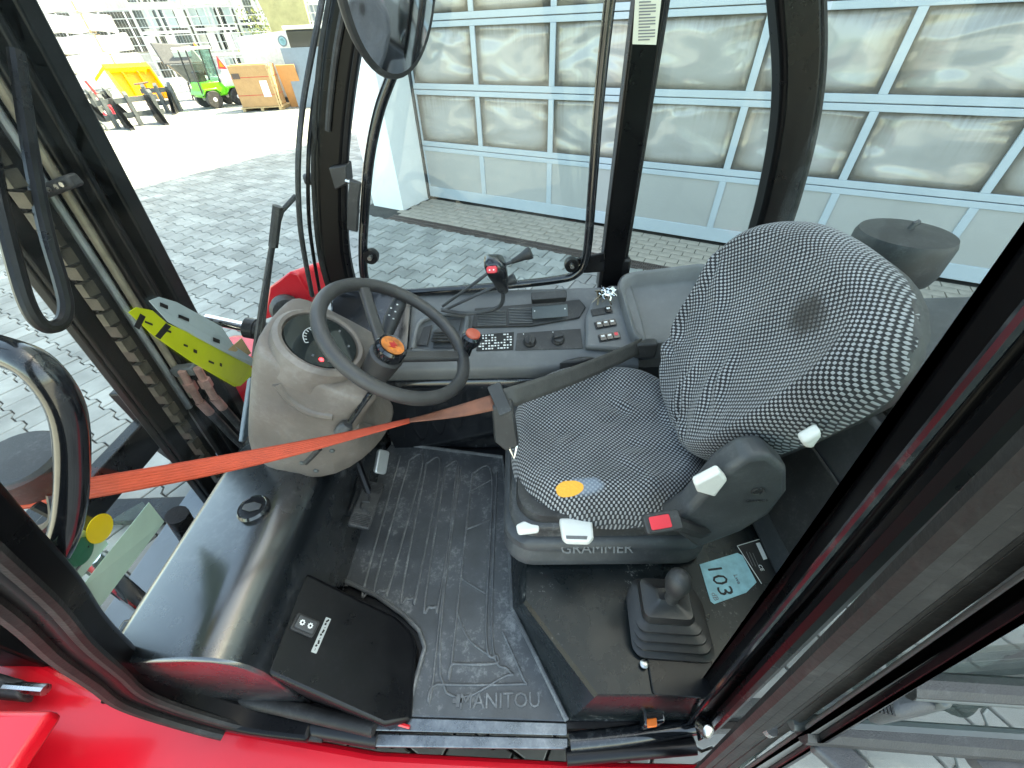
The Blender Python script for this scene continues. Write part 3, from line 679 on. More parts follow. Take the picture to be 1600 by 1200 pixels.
for i, (s0, w_, h_, m_, lab) in enumerate(((18.3, 2.1, 3.8, 'glass_dark', 'rack of dark glass panes behind the fence beside the white bundles'), (20.6, 1.9, 3.9, 'galvanised', 'rack of silvery window frames behind the fence between the dark panes and the pale panels'), (22.7, 2.1, 4.2, 'white_body', 'rack of pale panels behind the fence above the green tractor'), (25.0, 2.4, 3.9, 'blue_grey', 'rack of blue-grey panels behind the fence at its far end'))):
    rk = thing('panel_rack', lab, 'rack', behind(s0+w_/2, 2.4, 0))
    for x in (0, w_/2, w_): MB().box(behind(s0+x, 2.2, h_/2), (.1, .1, h_), FR).build('upright', 'galvanised', rk, smooth=0)
    for r2 in range(4):
        MB().box(behind(s0+w_/2, 2.15, .15+h_*r2/4), (w_, .14, .1), FR).build('beam', 'white_body', rk, smooth=0)
        for c2 in range(5):
            MB().box(behind(s0+w_*(c2+.5)/5, 2.35+.1*random.random(), .2+h_*(r2+.45)/4), (w_/5*.86, .05, h_/4*.7), FR@Matrix.Rotation(R(random.uniform(-6, 6)), 3, 'X')).build('panel', random.choice([m_, m_, 'sticker_grey', 'white_body', 'glass_dark']), rk, smooth=0)
for i, (s0, h_, lab) in enumerate(((6, 1.4, 'leafy yellow-green shrub low behind the fence'), (23.6, 2.6, 'yellow-green bush growing behind the fence above the cardboard box'))):
    c0 = behind(s0, .9, 0); sh = thing('shrub', lab, 'shrub', c0)
    MB().tube([c0, c0+V(.05, 0, h_*.6)], [.05, .02], 6).build('stem', 'brown_iron', sh)
    lv = MB()
    for _ in range(900):
        p = c0+V(random.gauss(0, .45), random.gauss(0, .4), abs(random.gauss(h_*.55, h_*.25))); a = V(random.uniform(-1, 1), random.uniform(-1, 1), random.uniform(-1, 1)).normalized()*.07; bb = a.orthogonal().normalized()*.035
        lv.add([p-a, p+bb, p+a, p-bb], [(0, 1, 2, 3)])
    o = lv.build('foliage', 'leaf', sh, smooth=0); o['kind'] = 'stuff'
wh = thing('warehouse', 'long pale grey warehouse with window bands beyond the fence', 'building', behind(16, 16, 0))
MB().box(behind(14, 18, 4.5), (60, 12, 9), FR).build('wall', 'concrete', wh, smooth=0)
for k in range(16):
    wv_ = MB().box(behind(-12+3.4*k, 11.95, 2.2), (2.6, .1, 1.9), FR).build('window', 'glass_dark', wh, smooth=0)
    for e_ in (-.65, .65): MB().box(behind(-12+3.4*k+e_, 11.88, 2.2), (.08, .06, 1.9), FR).build('window_bar', 'white_body', wv_, smooth=0)
    wv_ = MB().box(behind(-12+3.4*k, 11.95, 5.6), (2.6, .1, 1.9), FR).build('window', 'glass_dark', wh, smooth=0)
tp_ = gp(478, 128); r_, f_ = frame_of(tp_)
ot = thing('tarpaulin_cover', 'olive tarpaulin stretched over a tall load behind the steel sheet', 'tarpaulin', tp_)
MB().loft([[tp_+r_*x+f_*y+V(0, 0, z) for x, y in ((-.8, -.4), (.9, -.4), (1.0, .8), (-.7, .8))] for z in (0, 2.2)] + [[tp_+r_*x+f_*y+V(0, 0, 4.6) for x, y in ((-1.3, -.5), (.9, -.3), (1.1, .9), (-.9, .9))], [tp_+r_*x+f_*y+V(0, 0, 6.0) for x, y in ((-.9, -.2), (.6, -.1), (.6, .6), (-.5, .6))]]).build('cover', 'olive_tarp', ot, smooth=0)

# ================================================================== THE FORKLIFT
fk = thing('forklift', 'red rough-terrain forklift with a black cab, seen through its open left door', 'forklift', (-.1, .66, 0))
FZ = .65
def P(mb, name, m, parent=None, **k): return mb.build(name, m, parent or fk, **k)
def pxs(pts, **k): return [at(a, b, **k) for a, b in pts]

# --- chassis, body and wheels
ch = MB(); ch.box((-.1, .66, .42), (1.9, .9, .36)); P(ch, 'chassis', 'black_paint', smooth=0, bevel=.01)
for x, y, rr in ((-1.45, .02, .36), (-1.45, 1.36, .36), (1.25, .36, .34), (1.25, 1.22, .34)):
    ty = P(MB().lathe([(.2, -.13), (rr-.04, -.13), (rr, -.08), (rr, .08), (rr-.04, .13), (.2, .13)], (x, y, rr), (0, 1, 0), 30), 'wheel', 'rubber')
    MB().lathe([(.04, -.11), (.21, -.09), (.21, .09), (.04, .11)], (x, y, rr), (0, 1, 0), 20).build('rim', 'white_body', ty)
P(MB().box((1.25, .76, .72), (1.0, .90, .62)), 'engine_hood', 'red_paint', bevel=.06, seg=3)
P(MB().box((1.22, .9, 1.05), (.9, .62, .06)), 'hood_cover', 'dark_plastic', bevel=.02)
pcl = P(MB().lathe([(.085, -.13), (.09, -.045), (.108, -.045), (.115, -.02), (.115, .055), (.109, .07), (.02, .08), (.0, .08)], at(1394, 402, x=1.05), (0, 0, 1), 36), 'air_precleaner', 'black_plastic', smooth=30)
pc0 = at(1394, 402, x=1.05)
MB().tube([pc0+V(0, 0, .078), pc0+V(.004, 0, .094), pc0+V(.014, 0, .098)], .007, 8).build('cap_nut', 'dark_plastic', pcl)
gr_ = MB()
for k in range(40): a = 2*math.pi*k/40; gr_.box(pc0+V(math.cos(a)*.092, math.sin(a)*.092, -.085), (.006, .008, .07), Matrix.Rotation(a, 3, 'Z'))
gr_.build('intake_fins', 'black_plastic', pcl, smooth=0)
P(MB().lathe([(.05, -.3), (.05, 0)], pc0+V(0, 0, -.14)), 'intake_pipe', 'black_plastic')
# red side of the body under the door, with its own step in front
inner = [at(-260, 905, z=.60), at(0, 1003, z=.60), at(130, 1070, z=.60), at(255, 1112, z=.60), at(420, 1142, z=.60), at(588, 1172, z=.60), at(890, 1188, z=.60), at(1110, 1192, z=.60)]
inner.append(V(.42, .135, .60))
P(MB().prism([V(p.x, p.y, .12) for p in inner]+[V(.42, -.02, .12), V(-1.3, -.12, .12)], (0, 0, .475)), 'body_side', 'red_paint', smooth=0, bevel=.02, seg=3)
P(MB().prism([V(-1.9, -.14, .74), V(-.98, -.14, .74), V(-.98, .17, .74), V(-1.9, .17, .74)], (0, 0, .04)), 'front_mudguard', 'red_paint', bevel=.012)
P(MB().prism(pxs([(-60, 1104), (50, 1134), (8, 1240), (-140, 1240)], z=.66), (0, 0, .03)), 'mudguard_panel', 'red_paint', bevel=.006)
P(MB().prism(pxs([(-40, 1040), (60, 1070), (55, 1100), (-40, 1090)], z=.62), (0, 0, .05)), 'hinge_bracket', 'black_plastic', bevel=.01)
P(MB().lathe([(.010, 0), (.010, .03), (.006, .034)], at(35, 1168, z=.66), (0, 0, 1), 12), 'bolt', 'steel')
P(MB().tube(pxs([(10, 1073), (72, 1078)], z=.66), .012), 'hinge_pin', 'steel')

# --- cab floor, sills
P(MB().box((-.02, .635, .615), (1.5, .95, .066)), 'cab_floor', 'black_paint', smooth=0)
sill = MB(); sill.prism(pxs([(585, 1120), (886, 1130), (886, 1150), (580, 1142)], z=.655), (0, 0, .006)); P(sill, 'sill_plate', 'sill_metal', bevel=.002)
sill = MB(); sill.prism(pxs([(580, 1146), (888, 1153), (888, 1172), (585, 1168)], z=.638), (0, 0, .010)); P(sill, 'sill_step', 'sill_metal', bevel=.003)
fr1 = smooth_path(pxs([(160, 1000), (235, 1065), (330, 1098), (450, 1128), (592, 1152)], z=.64))
P(MB().tube(fr1, .020, 12), 'sill_frame', 'black_paint')
fr2 = smooth_path(pxs([(190, 1020), (300, 1072), (420, 1100), (585, 1138)], z=.68))
P(MB().tube(fr2, .016, 12), 'sill_seal', 'seal_rubber')
P(MB().tube(smooth_path(pxs([(890, 1160), (980, 1150), (1100, 1130)], z=.65)), .018, 12), 'sill_frame', 'black_gloss')
P(MB().tube(smooth_path(pxs([(885, 1182), (1000, 1172), (1085, 1165)], z=.64)), .016, 12), 'sill_seal', 'black_paint')
for a, b in ((275, 1112), (392, 1128), (52+150, 1075)): P(MB().lathe([(.006, 0), (.006, .006)], at(a, b, z=.655), (0, 0, 1), 10), 'bolt', 'black_gloss')
P(MB().tube(smooth_path(pxs([(405, 1046), (470, 1078), (560, 1112), (640, 1136)], z=.67)), .004, 6), 'red_edge', 'red_paint')

# --- near A pillar and door opening frame
XP = [(.9, -.72), (1.0, -.69), (1.15, -.635), (1.3, -.565), (1.46, -.505), (1.62, -.44), (1.82, -.34), (2.12, -.16)]
def xp(z):
    if z <= XP[0][0]: return XP[0][1]
    for (z0, x0), (z1, x1) in zip(XP, XP[1:]):
        if z <= z1: return x0+(x1-x0)*(z-z0)/(z1-z0)
    return XP[-1][1]
YM, YH = .66, .475
def gx(y, z): t = min(1, abs((y-YM)/YH)); return xp(z)-.10*(1-t**4)
def on_glass(px, py, off=0):
    x = -.75
    for _ in range(14): p = at(px, py, x=x); x = gx(p.y, p.z)+off
    return at(px, py, x=x)
na = smooth_path([V(-.48, .162, .64), V(-.63, .174, .66), V(-.725, .188, .75), V(-.755, .196, .87)]+[V(x-.026, .200, z) for z, x in XP[1:]])
P(MB().sweep(na, [(-.021, -.026), (.021, -.026), (.021, .026), (-.021, .026)], (0, 1, 0)), 'pillar', 'pillar_paint', bevel=.01, seg=3)
P(MB().tube([p+V(.026, -.018, 0) for p in na], .008, 8), 'pillar_seal', 'seal_rubber')
P(MB().tube([p+V(-.018, -.03, -.008) for p in na[7:]], .010, 8), 'pillar_seal', 'seal_rubber')
# grab handle on the near pillar
gh = smooth_path(pxs([(-90, 528)], y=.34)+pxs([(0, 548)], y=.32)+pxs([(60, 575)], y=.31)+pxs([(104, 640)], y=.30)+pxs([(113, 720)], y=.285)+pxs([(108, 800)], y=.26)+pxs([(92, 856)], y=.24)+pxs([(62, 905)], y=.225)+pxs([(22, 945)], y=.205))
P(MB().tube(gh, .0155, 14), 'grab_handle', 'black_gloss')
# loop of the mirror bracket outside
lp_ = smooth_path(pxs([(-40, 60), (-12, 260), (20, 400), (45, 480), (70, 510), (95, 505), (103, 480), (95, 440), (72, 360), (50, 250), (25, 80)], x=-.92))
P(MB().tube(lp_, .0125, 10), 'mirror_bracket', 'black_paint')
# work lamp outside the windscreen
lc = at(36, 724, x=-.69)
lm = P(MB().lathe([(.030, -.050), (.044, -.036), (.050, -.01), (.050, .008), (.045, .014), (.0, .017)], lc, (.1, -.1, 1), 28), 'work_lamp', 'black_plastic', smooth=25)
MB().tube(smooth_path([lc+V(.045, -.03, -.03), lc+V(.04, -.05, -.06), lc+V(.0, -.055, -.08), lc+V(-.06, -.05, -.07)]), .007, 8).build('lamp_bracket', 'black_paint', lm)
MB().tube(smooth_path([lc+V(.02, -.04, -.04), lc+V(.035, -.045, -.075), lc+V(.06, -.07, -.11)]), .007, 8).build('lamp_bracket', 'black_paint', lm)

# --- windscreen
gl = MB(); NZ, NY = 14, 12
rows_ = [[V(gx(YM-YH+2*YH*j/NY, z), YM-YH+2*YH*j/NY, z) for j in range(NY+1)] for z in [.92+1.2*i/NZ for i in range(NZ+1)]]
gl.loft(rows_, caps=False, closed=False); P(gl, 'windscreen', 'glass', smooth=80)
def glass_patch(name, pts, m, off=.004):
    poly = [on_glass(a, b, off) for a, b in pts]; return P(MB().prism(poly, V(.0012, 0, 0)), name, m, smooth=0)
wy = glass_patch('warning_sticker', [(200, 488), (212, 480), (237, 485), (260, 505), (300, 522), (392, 572), (400, 580), (375, 603), (366, 604), (300, 566), (240, 525)], 'sticker_yellow')
for a, b, w_, h_ in ((232, 505, 12, 3), (262, 517, 10, 3), (290, 540, 6, 3), (305, 549, 5, 5), (330, 566, 8, 3), (345, 570, 3, 5), (374, 590, 5, 2)):
    poly = [on_glass(a+dx*w_*.5, b+dy*h_*.5+dx*w_*.2, .006) for dx, dy in ((-1, -1), (1, -1), (1, 1), (-1, 1))]
    MB().prism(poly, V(.0008, 0, 0)).build('printed_mark', 'black_print', wy, smooth=0)
for a0, b0, a1, b1 in ((222, 492, 212, 512), (262, 507, 245, 527)):
    MB().prism([on_glass(a0-3, b0-2, .006), on_glass(a0+5, b0+3, .006), on_glass(a1+5, b1+3, .006), on_glass(a1-3, b1-2, .006)], V(.0008, 0, 0)).build('printed_stripe', 'black_print', wy, smooth=0)
gs = glass_patch('grey_sticker', [(232, 470), (248, 464), (275, 472), (345, 510), (365, 540), (398, 562), (402, 570), (392, 572), (340, 545), (262, 503)], 'sticker_grey')
for a, b, w_, h_ in ((256, 478, 12, 6), (287, 497, 16, 5), (338, 532, 10, 6)):
    MB().prism([on_glass(a+dx*w_*.5, b+dy*h_*.5+dx*w_*.2, .006) for dx, dy in ((-1, -1), (1, -1), (1, 1), (-1, 1))], V(.0008, 0, 0)).build('printed_mark', 'black_print', gs, smooth=0)
tg_ = glass_patch('triangle_sticker', [(352, 550), (377, 528), (392, 552), (375, 562)], 'wood_light')
glass_patch('orange_sticker', [(388, 558), (408, 556), (405, 573), (392, 576)], 'orange_plastic')
# inspection papers behind the screen
pp1 = glass_patch('inspection_paper', [(232, 785), (256, 815), (150, 955), (120, 925)], 'paper_green', .006)
pp2 = glass_patch('inspection_paper', [(98, 815), (162, 842), (168, 850), (122, 908), (74, 856)], 'paper_green', .008)
def line_marks(par, a0, b0, a1, b1, n, wid, ln, off):
    for i in range(n):
        t = (i+.5)/n; a, b = a0+(a1-a0)*t, b0+(b1-b0)*t
        q = [on_glass(a-wid*.8, b-wid*.6, off), on_glass(a+wid*.8, b+wid*.6, off), on_glass(a+wid*.8-ln*.62, b+wid*.6+ln*.78, off), on_glass(a-wid*.8-ln*.62, b-wid*.6+ln*.78, off)]
        MB().prism(q, V(.0006, 0, 0)).build('printed_line', 'grey_print', par, smooth=0)
line_marks(pp1, 228, 800, 250, 818, 4, .7, 40, .008); line_marks(pp1, 195, 850, 212, 868, 4, .7, 26, .008); line_marks(pp1, 160, 890, 182, 914, 5, .7, 22, .008)
line_marks(pp1, 140, 910, 162, 936, 3, 2.2, 14, .008); line_marks(pp2, 100, 836, 88, 858, 3, 1.6, 12, .010); line_marks(pp2, 140, 862, 110, 905, 5, 1.5, 12, .010)
line_marks(pp1, 176, 872, 196, 892, 3, 1.1, 16, .008); line_marks(pp2, 150, 850, 132, 872, 3, 1.2, 10, .010)   # print too small to read
def disc(px, py, rx, ry, rot, m, off):
    pts = []
    for i in range(28):
        t = 2*math.pi*i/28; a, b = rx*math.cos(t), ry*math.sin(t); pts.append((px+a*math.cos(rot)-b*math.sin(rot), py+a*math.sin(rot)+b*math.cos(rot)))
    return glass_patch('round_sticker', pts, m, off)
disc(125, 862, 17, 26, R(35), 'dot_green', .012); disc(155, 826, 18, 26, R(35), 'dot_yellow', .014)
# wiper
wp = [on_glass(a, b, -.03) for a, b in ((462, 306), (440, 330), (425, 380), (408, 480), (390, 600), (380, 690))]
wi = P(MB().tube(wp, .006, 8), 'wiper_arm', 'black_plastic')
MB().tube([on_glass(a, b, -.03) for a, b in ((436, 330), (424, 400), (415, 470), (402, 600), (398, 680))], .006, 8).build('wiper_rod', 'black_plastic', wi)
MB().tube([on_glass(a, b, -.03) for a, b in ((434, 322), (427, 385))], .012, 8).build('wiper_clip', 'black_plastic', wi)
bl_ = smooth_path([on_glass(a, b, -.02) for a, b in ((515, -60), (492, 60), (474, 160), (466, 250), (468, 340), (476, 400), (488, 462))])
MB().tube(bl_, .007, 8).build('wiper_blade', 'rubber', wi)
MB().tube([p+V(.02, .012, 0) for p in bl_], .005, 8).build('blade_spring', 'black_paint', wi)
P(MB().prism([on_glass(a, b, -.02) for a, b in ((386, 590), (402, 596), (398, 690), (372, 690), (376, 660))], V(.012, 0, 0)), 'washer_shield', 'blue_grey', bevel=.003)

# --- far A pillar, side frame, far door
YF = 1.135
fa_ = smooth_path([V(p.x, YF, p.z) for p in pxs([(600, -260), (575, -120), (552, 0), (535, 90), (523, 200), (520, 300), (527, 400), (548, 480)], y=YF)])
P(MB().sweep(fa_, [(-.034, -.03), (.034, -.03), (.034, .03), (-.034, .03)], (0, 1, 0)), 'pillar', 'pillar_paint', bevel=.02, seg=3)
P(MB().tube([p+V(-.040, -.012, -.004) for p in fa_], .013, 8), 'pillar_seal', 'seal_rubber')
P(MB().tube([p+V(.036, -.02, .004) for p in fa_], .009, 8), 'pillar_seal', 'black_paint')
P(MB().tube([p+V(-.005, -.034, 0) for p in fa_[:len(fa_)*6//10]], .007, 8), 'cable', 'black_plastic')
fd_ = smooth_path([V(p.x, 1.12, p.z) for p in pxs([(675, -260), (648, 20), (615, 110), (592, 175), (577, 250), (570, 330), (567, 400), (572, 440), (592, 458), (640, 457), (720, 452), (800, 445), (870, 437), (900, 428), (916, 400), (925, 300), (934, 180), (946, 60), (960, -60), (985, -260)], y=1.12)])
P(MB().tube(fd_, .0125, 12), 'door_frame_tube', 'black_gloss')
fg = MB().prism([p+V(0, .012, 0) for p in fd_], (0, .004, 0)); P(fg, 'side_glass', 'glass', smooth=0)
for a, b in ((580, 400), (893, 413)):
    h_ = P(MB().lathe([(.02, -.012), (.022, 0), (.02, .012)], at(a, b, y=1.11), (0, 1, 0), 18), 'hinge', 'black_paint')
    MB().lathe([(.006, -.02), (.006, .0)], at(a, b, y=1.10), (0, 1, 0), 8).build('hinge_bolt', 'steel', h_)
P(MB().prism(pxs([(900, 405), (945, 395), (945, 425), (905, 428)], y=1.125), (0, .01, 0)), 'hinge_plate', 'black_paint', bevel=.003)
lt = P(MB().prism(pxs([(513, 262), (540, 258), (543, 288), (523, 298)], y=1.09), (0, .05, 0)), 'door_latch', 'black_plastic', bevel=.004)
MB().tube(pxs([(540, 282), (560, 288)], y=1.09), .006, 8).build('latch_pin', 'steel', lt)
MB().sweep(pxs([(556, 282), (553, 310), (551, 360)], y=1.08), [(-.014, -.007), (.014, -.007), (.014, .007), (-.014, .007)], (0, 1, 0)).build('latch_handle', 'black_plastic', lt, bevel=.004)
P(MB().lathe([(.014, 0), (.014, .03), (.01, .035)], at(497, 278, y=1.14), (-1, -.4, 0), 12), 'side_marker', 'dark_plastic')
# B pillar (far) with a data label
P(MB().box((.278, 1.16, 1.66), (.066, .05, 1.06)), 'pillar', 'pillar_paint', bevel=.006)
P(MB().box((.315, 1.17, 1.66), (.016, .03, 1.06)), 'pillar_seal', 'seal_rubber', bevel=.004)
lb = MB().prism(pxs([(996, -60), (1040, -60), (1025, 70), (988, 69)], y=1.133), (0, -.0012, 0)); lb = P(lb, 'data_label', 'label_cream', smooth=0)
for k in range(13):
    t = k/13; a, b = at(993-2*t+6, 3+64*t, y=1.1312), at(993-2*t+(32 if k % 4 else 24), 3+64*t, y=1.1312)
    MB().box((a+b)/2, ((b-a).length, .0006, .0022)).build('printed_line', 'grey_print', lb, smooth=0)
P(MB().box(at(958, 425, y=1.16), (.09, .05, .1)), 'pillar_foot', 'black_paint', bevel=.008)
# rear far pillar, curved
rp = smooth_path([V(p.x, 1.15, p.z) for p in pxs([(1195, -330), (1228, -120), (1240, 0), (1244, 110), (1234, 210), (1212, 310), (1190, 385), (1180, 440)], y=1.15)])
P(MB().sweep(rp, [(-.042, -.03), (.042, -.03), (.042, .03), (-.042, .03)], (0, 1, 0)), 'pillar', 'pillar_paint', bevel=.024, seg=3)
P(MB().tube([p+V(.045, -.02, 0) for p in rp], .010, 8), 'pillar_seal', 'seal_rubber')
rg = MB().prism([V(.315, 1.165, 2.1), V(.315, 1.165, 1.1)]+[p+V(-.02, .015, 0) for p in reversed(rp)], (0, .004, 0)); P(rg, 'quarter_glass', 'glass', smooth=0)
# roof
P(MB().tube([V(-.17, .19, 2.13), V(-.17, 1.135, 2.13), V(.62, 1.15, 2.13), V(.62, .19, 2.13)], .03, 10, closed=True), 'roof_frame', 'black_paint')
P(MB().prism([V(-.16, .2, 2.15), V(.61, .2, 2.15), V(.61, 1.14, 2.15), V(-.16, 1.14, 2.15)], (0, 0, .006)), 'roof_glass', 'glass', smooth=0)

# --- near B pillar and the door folded back
def lx(y, pa, pb_):
    """straight leaning edge on the plane y, as x(z)"""
    a_, b_ = at(*pa, y=y), at(*pb_, y=y); k = (a_.x-b_.x)/(a_.z-b_.z); return lambda z: a_.x+k*(z-a_.z)
def post(name, yl, l0, l1, yr, r0_, r1_, y0, th, m, par=None, z0=.64, z1=2.12, bevel=.006):
    fl, fr = lx(yl, l0, l1), lx(yr, r0_, r1_)
    return MB().prism([V(fl(z0), y0, z0), V(fl(z1), y0, z1), V(fr(z1), y0, z1), V(fr(z0), y0, z0)], (0, th, 0)).build(name, m, par or fk, bevel=bevel)
post('pillar', .205, (1600, 430), (1050, 1130), .17, (1600, 545), (1082, 1150), .17, .035, 'pillar_paint')
post('pillar_channel', .195, (1600, 540), (1085, 1150), .165, (1600, 610), (1105, 1140), .162, .03, 'pillar_paint')
e0_, e1_ = lx(.158, (1600, 618), (1108, 1140)), lx(.17, (1600, 482), (1066, 1140))
P(MB().tube([V(e0_(.66), .158, .66), V(e0_(2.1), .158, 2.1)], .011, 10), 'pillar_seal', 'pillar_paint')
P(MB().tube([V(e1_(.66), .168, .66), V(e1_(2.1), .168, 2.1)], .004, 8), 'pillar_seal', 'black_gloss')
P(MB().prism([V(.375, .178, .80), V(.29, .178, 2.1), V(.62, .178, 2.1), V(.70, .178, .95)], (0, .004, 0)), 'rear_side_glass', 'glass_film', smooth=0)
dr = post('door', .088, (1600, 712), (1088, 1196), .07, (1600, 872), (1160, 1198), .07, .018, 'black_paint', z0=.62, z1=2.08)
for k, (a_, b_) in enumerate(((732, 1100), (762, 1112), (792, 1122), (826, 1134))):
    g_ = lx(.069, (1600, a_), (b_, 1197)); MB().tube([V(g_(.62), .069, .62), V(g_(2.08), .069, 2.08)], .0062+.0015*(k % 2), 8).build('door_seal', 'seal_rubber', dr)
post('door_edge', .06, (1600, 892), (1165, 1198), .055, (1600, 938), (1205, 1198), .055, .006, 'grey_plastic', dr, z0=.62, z1=2.08, bevel=.002)
post('door_edge', .054, (1600, 938), (1206, 1198), .052, (1600, 962), (1228, 1198), .05, .006, 'black_paint', dr, z0=.62, z1=2.08, bevel=.002)
gd0 = lx(.06, (1600, 880), (1165, 1198)); MB().prism([V(gd0(1.0), .066, 1.0), V(gd0(2.05), .066, 2.05), V(1.05, .066, 2.05), V(1.05, .066, 1.0)], (0, .004, 0)).build('door_glass', 'door_glass', dr, smooth=0)
for a0, b0, a1, b1, z_, r2, m_ in ((1415, 1070, 1600, 1082, 1.50, .0075, 'black_plastic'), (1425, 1085, 1600, 1098, 1.50, .003, 'gunmetal'), (1235, 1128, 1600, 1152, 1.38, .0055, 'gunmetal'), (1250, 1138, 1600, 1166, 1.375, .010, 'black_plastic')):
    p, q = at(a0, b0, z=z_), at(a1, b1, z=z_); MB().tube([p, p+(q-p)*3.2], r2, 10).build('door_bar', m_, dr)
MB().prism(pxs([(1330, 1085), (1395, 1062), (1440, 1120), (1355, 1138)], z=1.43), (0, 0, .035)).build('door_lock', 'dark_plastic', dr, bevel=.006)
MB().prism(pxs([(1396, 1060), (1412, 1056), (1448, 1118), (1430, 1122)], z=1.44), (0, 0, .03)).build('lock_plate', 'gunmetal', dr, bevel=.003)
for k in range(4): MB().box(at(1372+k*6, 1092+k*1, z=1.468), (.0016, .016, .002), Matrix.Rotation(R(-20), 3, 'Z')).build('lock_rib', 'black_plastic', dr, smooth=0)
MB().sweep(pxs([(1275, 1150), (1310, 1180), (1345, 1215)], z=1.36), [(-.012, -.006), (.012, -.006), (.012, .006), (-.012, .006)], (0, 0, 1)).build('door_handle', 'dark_plastic', dr, bevel=.003)
MB().lathe([(.02, 0), (.018, .008), (.0, .010)], at(1548, 1185, z=1.36), (0, 0, 1), 20).build('screw_cap', 'dark_plastic', dr)
for a, b in ((1200, 1142), (1236, 1132)): MB().lathe([(.005, 0), (.005, .008)], at(a, b, z=1.34), (0, 0, 1), 10).build('bolt', 'steel', dr)
# striker and door catch at the foot of the pillar
P(MB().prism(pxs([(998, 1098), (1032, 1094), (1032, 1135), (1000, 1142)], z=.68), (0, 0, .05)), 'door_catch', 'black_gloss', bevel=.005)
P(MB().prism(pxs([(1010, 1124), (1025, 1122), (1026, 1136), (1011, 1138)], z=.735), (0, 0, .008)), 'reflector', 'orange_plastic', bevel=.002)
P(MB().lathe([(.014, -.01), (.014, .012), (.008, .016)], at(1100, 1137, z=.72), (.3, -.6, .7), 14), 'striker_bolt', 'steel')
P(MB().prism(pxs([(1080, 1105), (1098, 1102), (1118, 1140), (1090, 1160)], z=.69), (0, 0, .03)), 'striker_plate', 'black_gloss', bevel=.004)

# --- front console (glossy black) with filler cap
prof = [(-.77, .90), (-.766, .965), (-.752, .984), (-.738, .9885), (-.60, .9995), (-.585, 1.0), (-.55, .994), (-.523, .976), (-.506, .948), (-.498, .90), (-.50, .65), (-.77, .65)]
P(MB().prism([V(x, .20, z) for x, z in prof], (0, .9, 0)), 'front_console', 'hood_gloss', smooth=50, bevel=.006)
cp0 = at(398, 797, z=1.0)
cpo = P(MB().lathe([(.034, -.01), (.034, .008), (.030, .014), (.028, .012), (.0, .012)], cp0, (0, 0, 1), 32), 'filler_cap', 'black_gloss', smooth=30)
MB().prism([cp0+V(a, b, .012) for a, b in ((-.02, -.006), (.0, -.012), (.02, -.006), (.02, .006), (.0, .012), (-.02, .006))], (0, 0, .004)).build('cap_grip', 'dark_plastic', cpo, bevel=.002)
P(MB().lathe([(.016, -.01), (.016, .02), (.01, .024), (.01, .05)], at(236, 1012, z=.93), (.8, 0, .3), 12), 'mounting_bolt', 'steel')
P(MB().box(at(215, 995, z=.92), (.06, .05, .05)), 'bolt_bracket', 'black_gloss', bevel=.006)
# low box with rocker switch beside the console
BP0 = V(-.50, .30, .885); BPN = V(.66, 0, .751).normalized()      # sloping foot panel
bxp = [at(a_, b_, p0=BP0, n=BPN) for a_, b_ in ((478, 893), (565, 937), (618, 962), (641, 984), (650, 1010), (641, 1126), (600, 1134), (415, 1052), (447, 960))]
P(MB().loft([[V(p.x, p.y, .652) for p in bxp], bxp]), 'control_box', 'black_paint', smooth=20, bevel=.008, seg=3)
bn_ = BPN; bxd = at(495, 985, p0=BP0, n=BPN)-at(455, 968, p0=BP0, n=BPN)
m4 = frame(at(475, 978, p0=BP0, n=BPN), bxd, bn_); rs = plate('rocker_housing', m4, .026, .016, .008, 'black_plastic', fk, .004, bevel=.001)
m5 = m4@Matrix.Translation((0, 0, .008)); rk_ = plate('rocker', m5, .021, .0115, .006, 'dark_plastic', rs, .003, bevel=.001)
for dx in (-.009, .009):
    mb = MB(); rg_ = [(.0045+.0016*(k % 2), 2*math.pi*k/16) for k in range(16)]
    mb.prism([m5@V(dx+r_*math.cos(t), r_*math.sin(t), .006) for r_, t in rg_], (0, 0, .0006)); mb.build('rocker_mark', 'white_print', rs, smooth=0)
    MB().prism([m5@V(dx+.0022*math.cos(t), .0022*math.sin(t), .0066) for t in [2*math.pi*k/10 for k in range(10)]], (0, 0, .0004)).build('mark_core', 'black_print', rs, smooth=0)
mt_ = frame(at(502, 992, p0=BP0+BPN*.0006, n=BPN), at(515, 963, p0=BP0, n=BPN)-at(490, 1021, p0=BP0, n=BPN), bn_)
tl = plate('pictogram_strip', mt_, .034, .006, .0008, 'galvanised', fk, .001)
for k in range(9): MB().box(mt_@V(-.028+.007*k, .001*math.sin(k*2.), .001), (.004, .0012+.003*(k % 3), .0006), mt_.to_3x3()@Matrix.Rotation(k*.9, 3, 'Z')).build('pictogram', 'black_print', tl, smooth=0)

# --- steering column cowl
def ring(pts, z=None): return [V(*p) for p in pts]
def oct_(cx, cy, hx, hy, z, tilt, ch=.45):
    out = []
    for a, b in ((1, -ch), (1, ch), (ch, 1), (-ch, 1), (-1, ch), (-1, -ch), (-ch, -1), (ch, -1)):
        out.append(V(cx+a*hx*math.cos(tilt), cy+b*hy, z-a*hx*math.sin(tilt)))
    return out
r0 = ring([(-.365, .72, .965), (-.365, .86, .965), (-.45, .90, .965), (-.62, .90, .965), (-.70, .85, .965), (-.71, .66, .965), (-.62, .60, .965), (-.46, .575, .965)])
r0b = [p+V(0, 0, .012) for p in r0]
cw = MB().loft([r0, r0b, oct_(-.535, .725, .150, .140, 1.04, R(4), .72), oct_(-.505, .705, .124, .118, 1.13, R(14), .76), oct_(-.445, .70, .122, .116, 1.235, R(30), .78), oct_(-.415, .70, .130, .116, 1.280, R(38), .78), oct_(-.403, .70, .128, .114, 1.295, R(38), .78), oct_(-.410, .70, .12, .09, 1.302, R(38), .8)])
cwo = P(cw, 'column_cowl', 'cowl_plastic', smooth=60, subd=2)
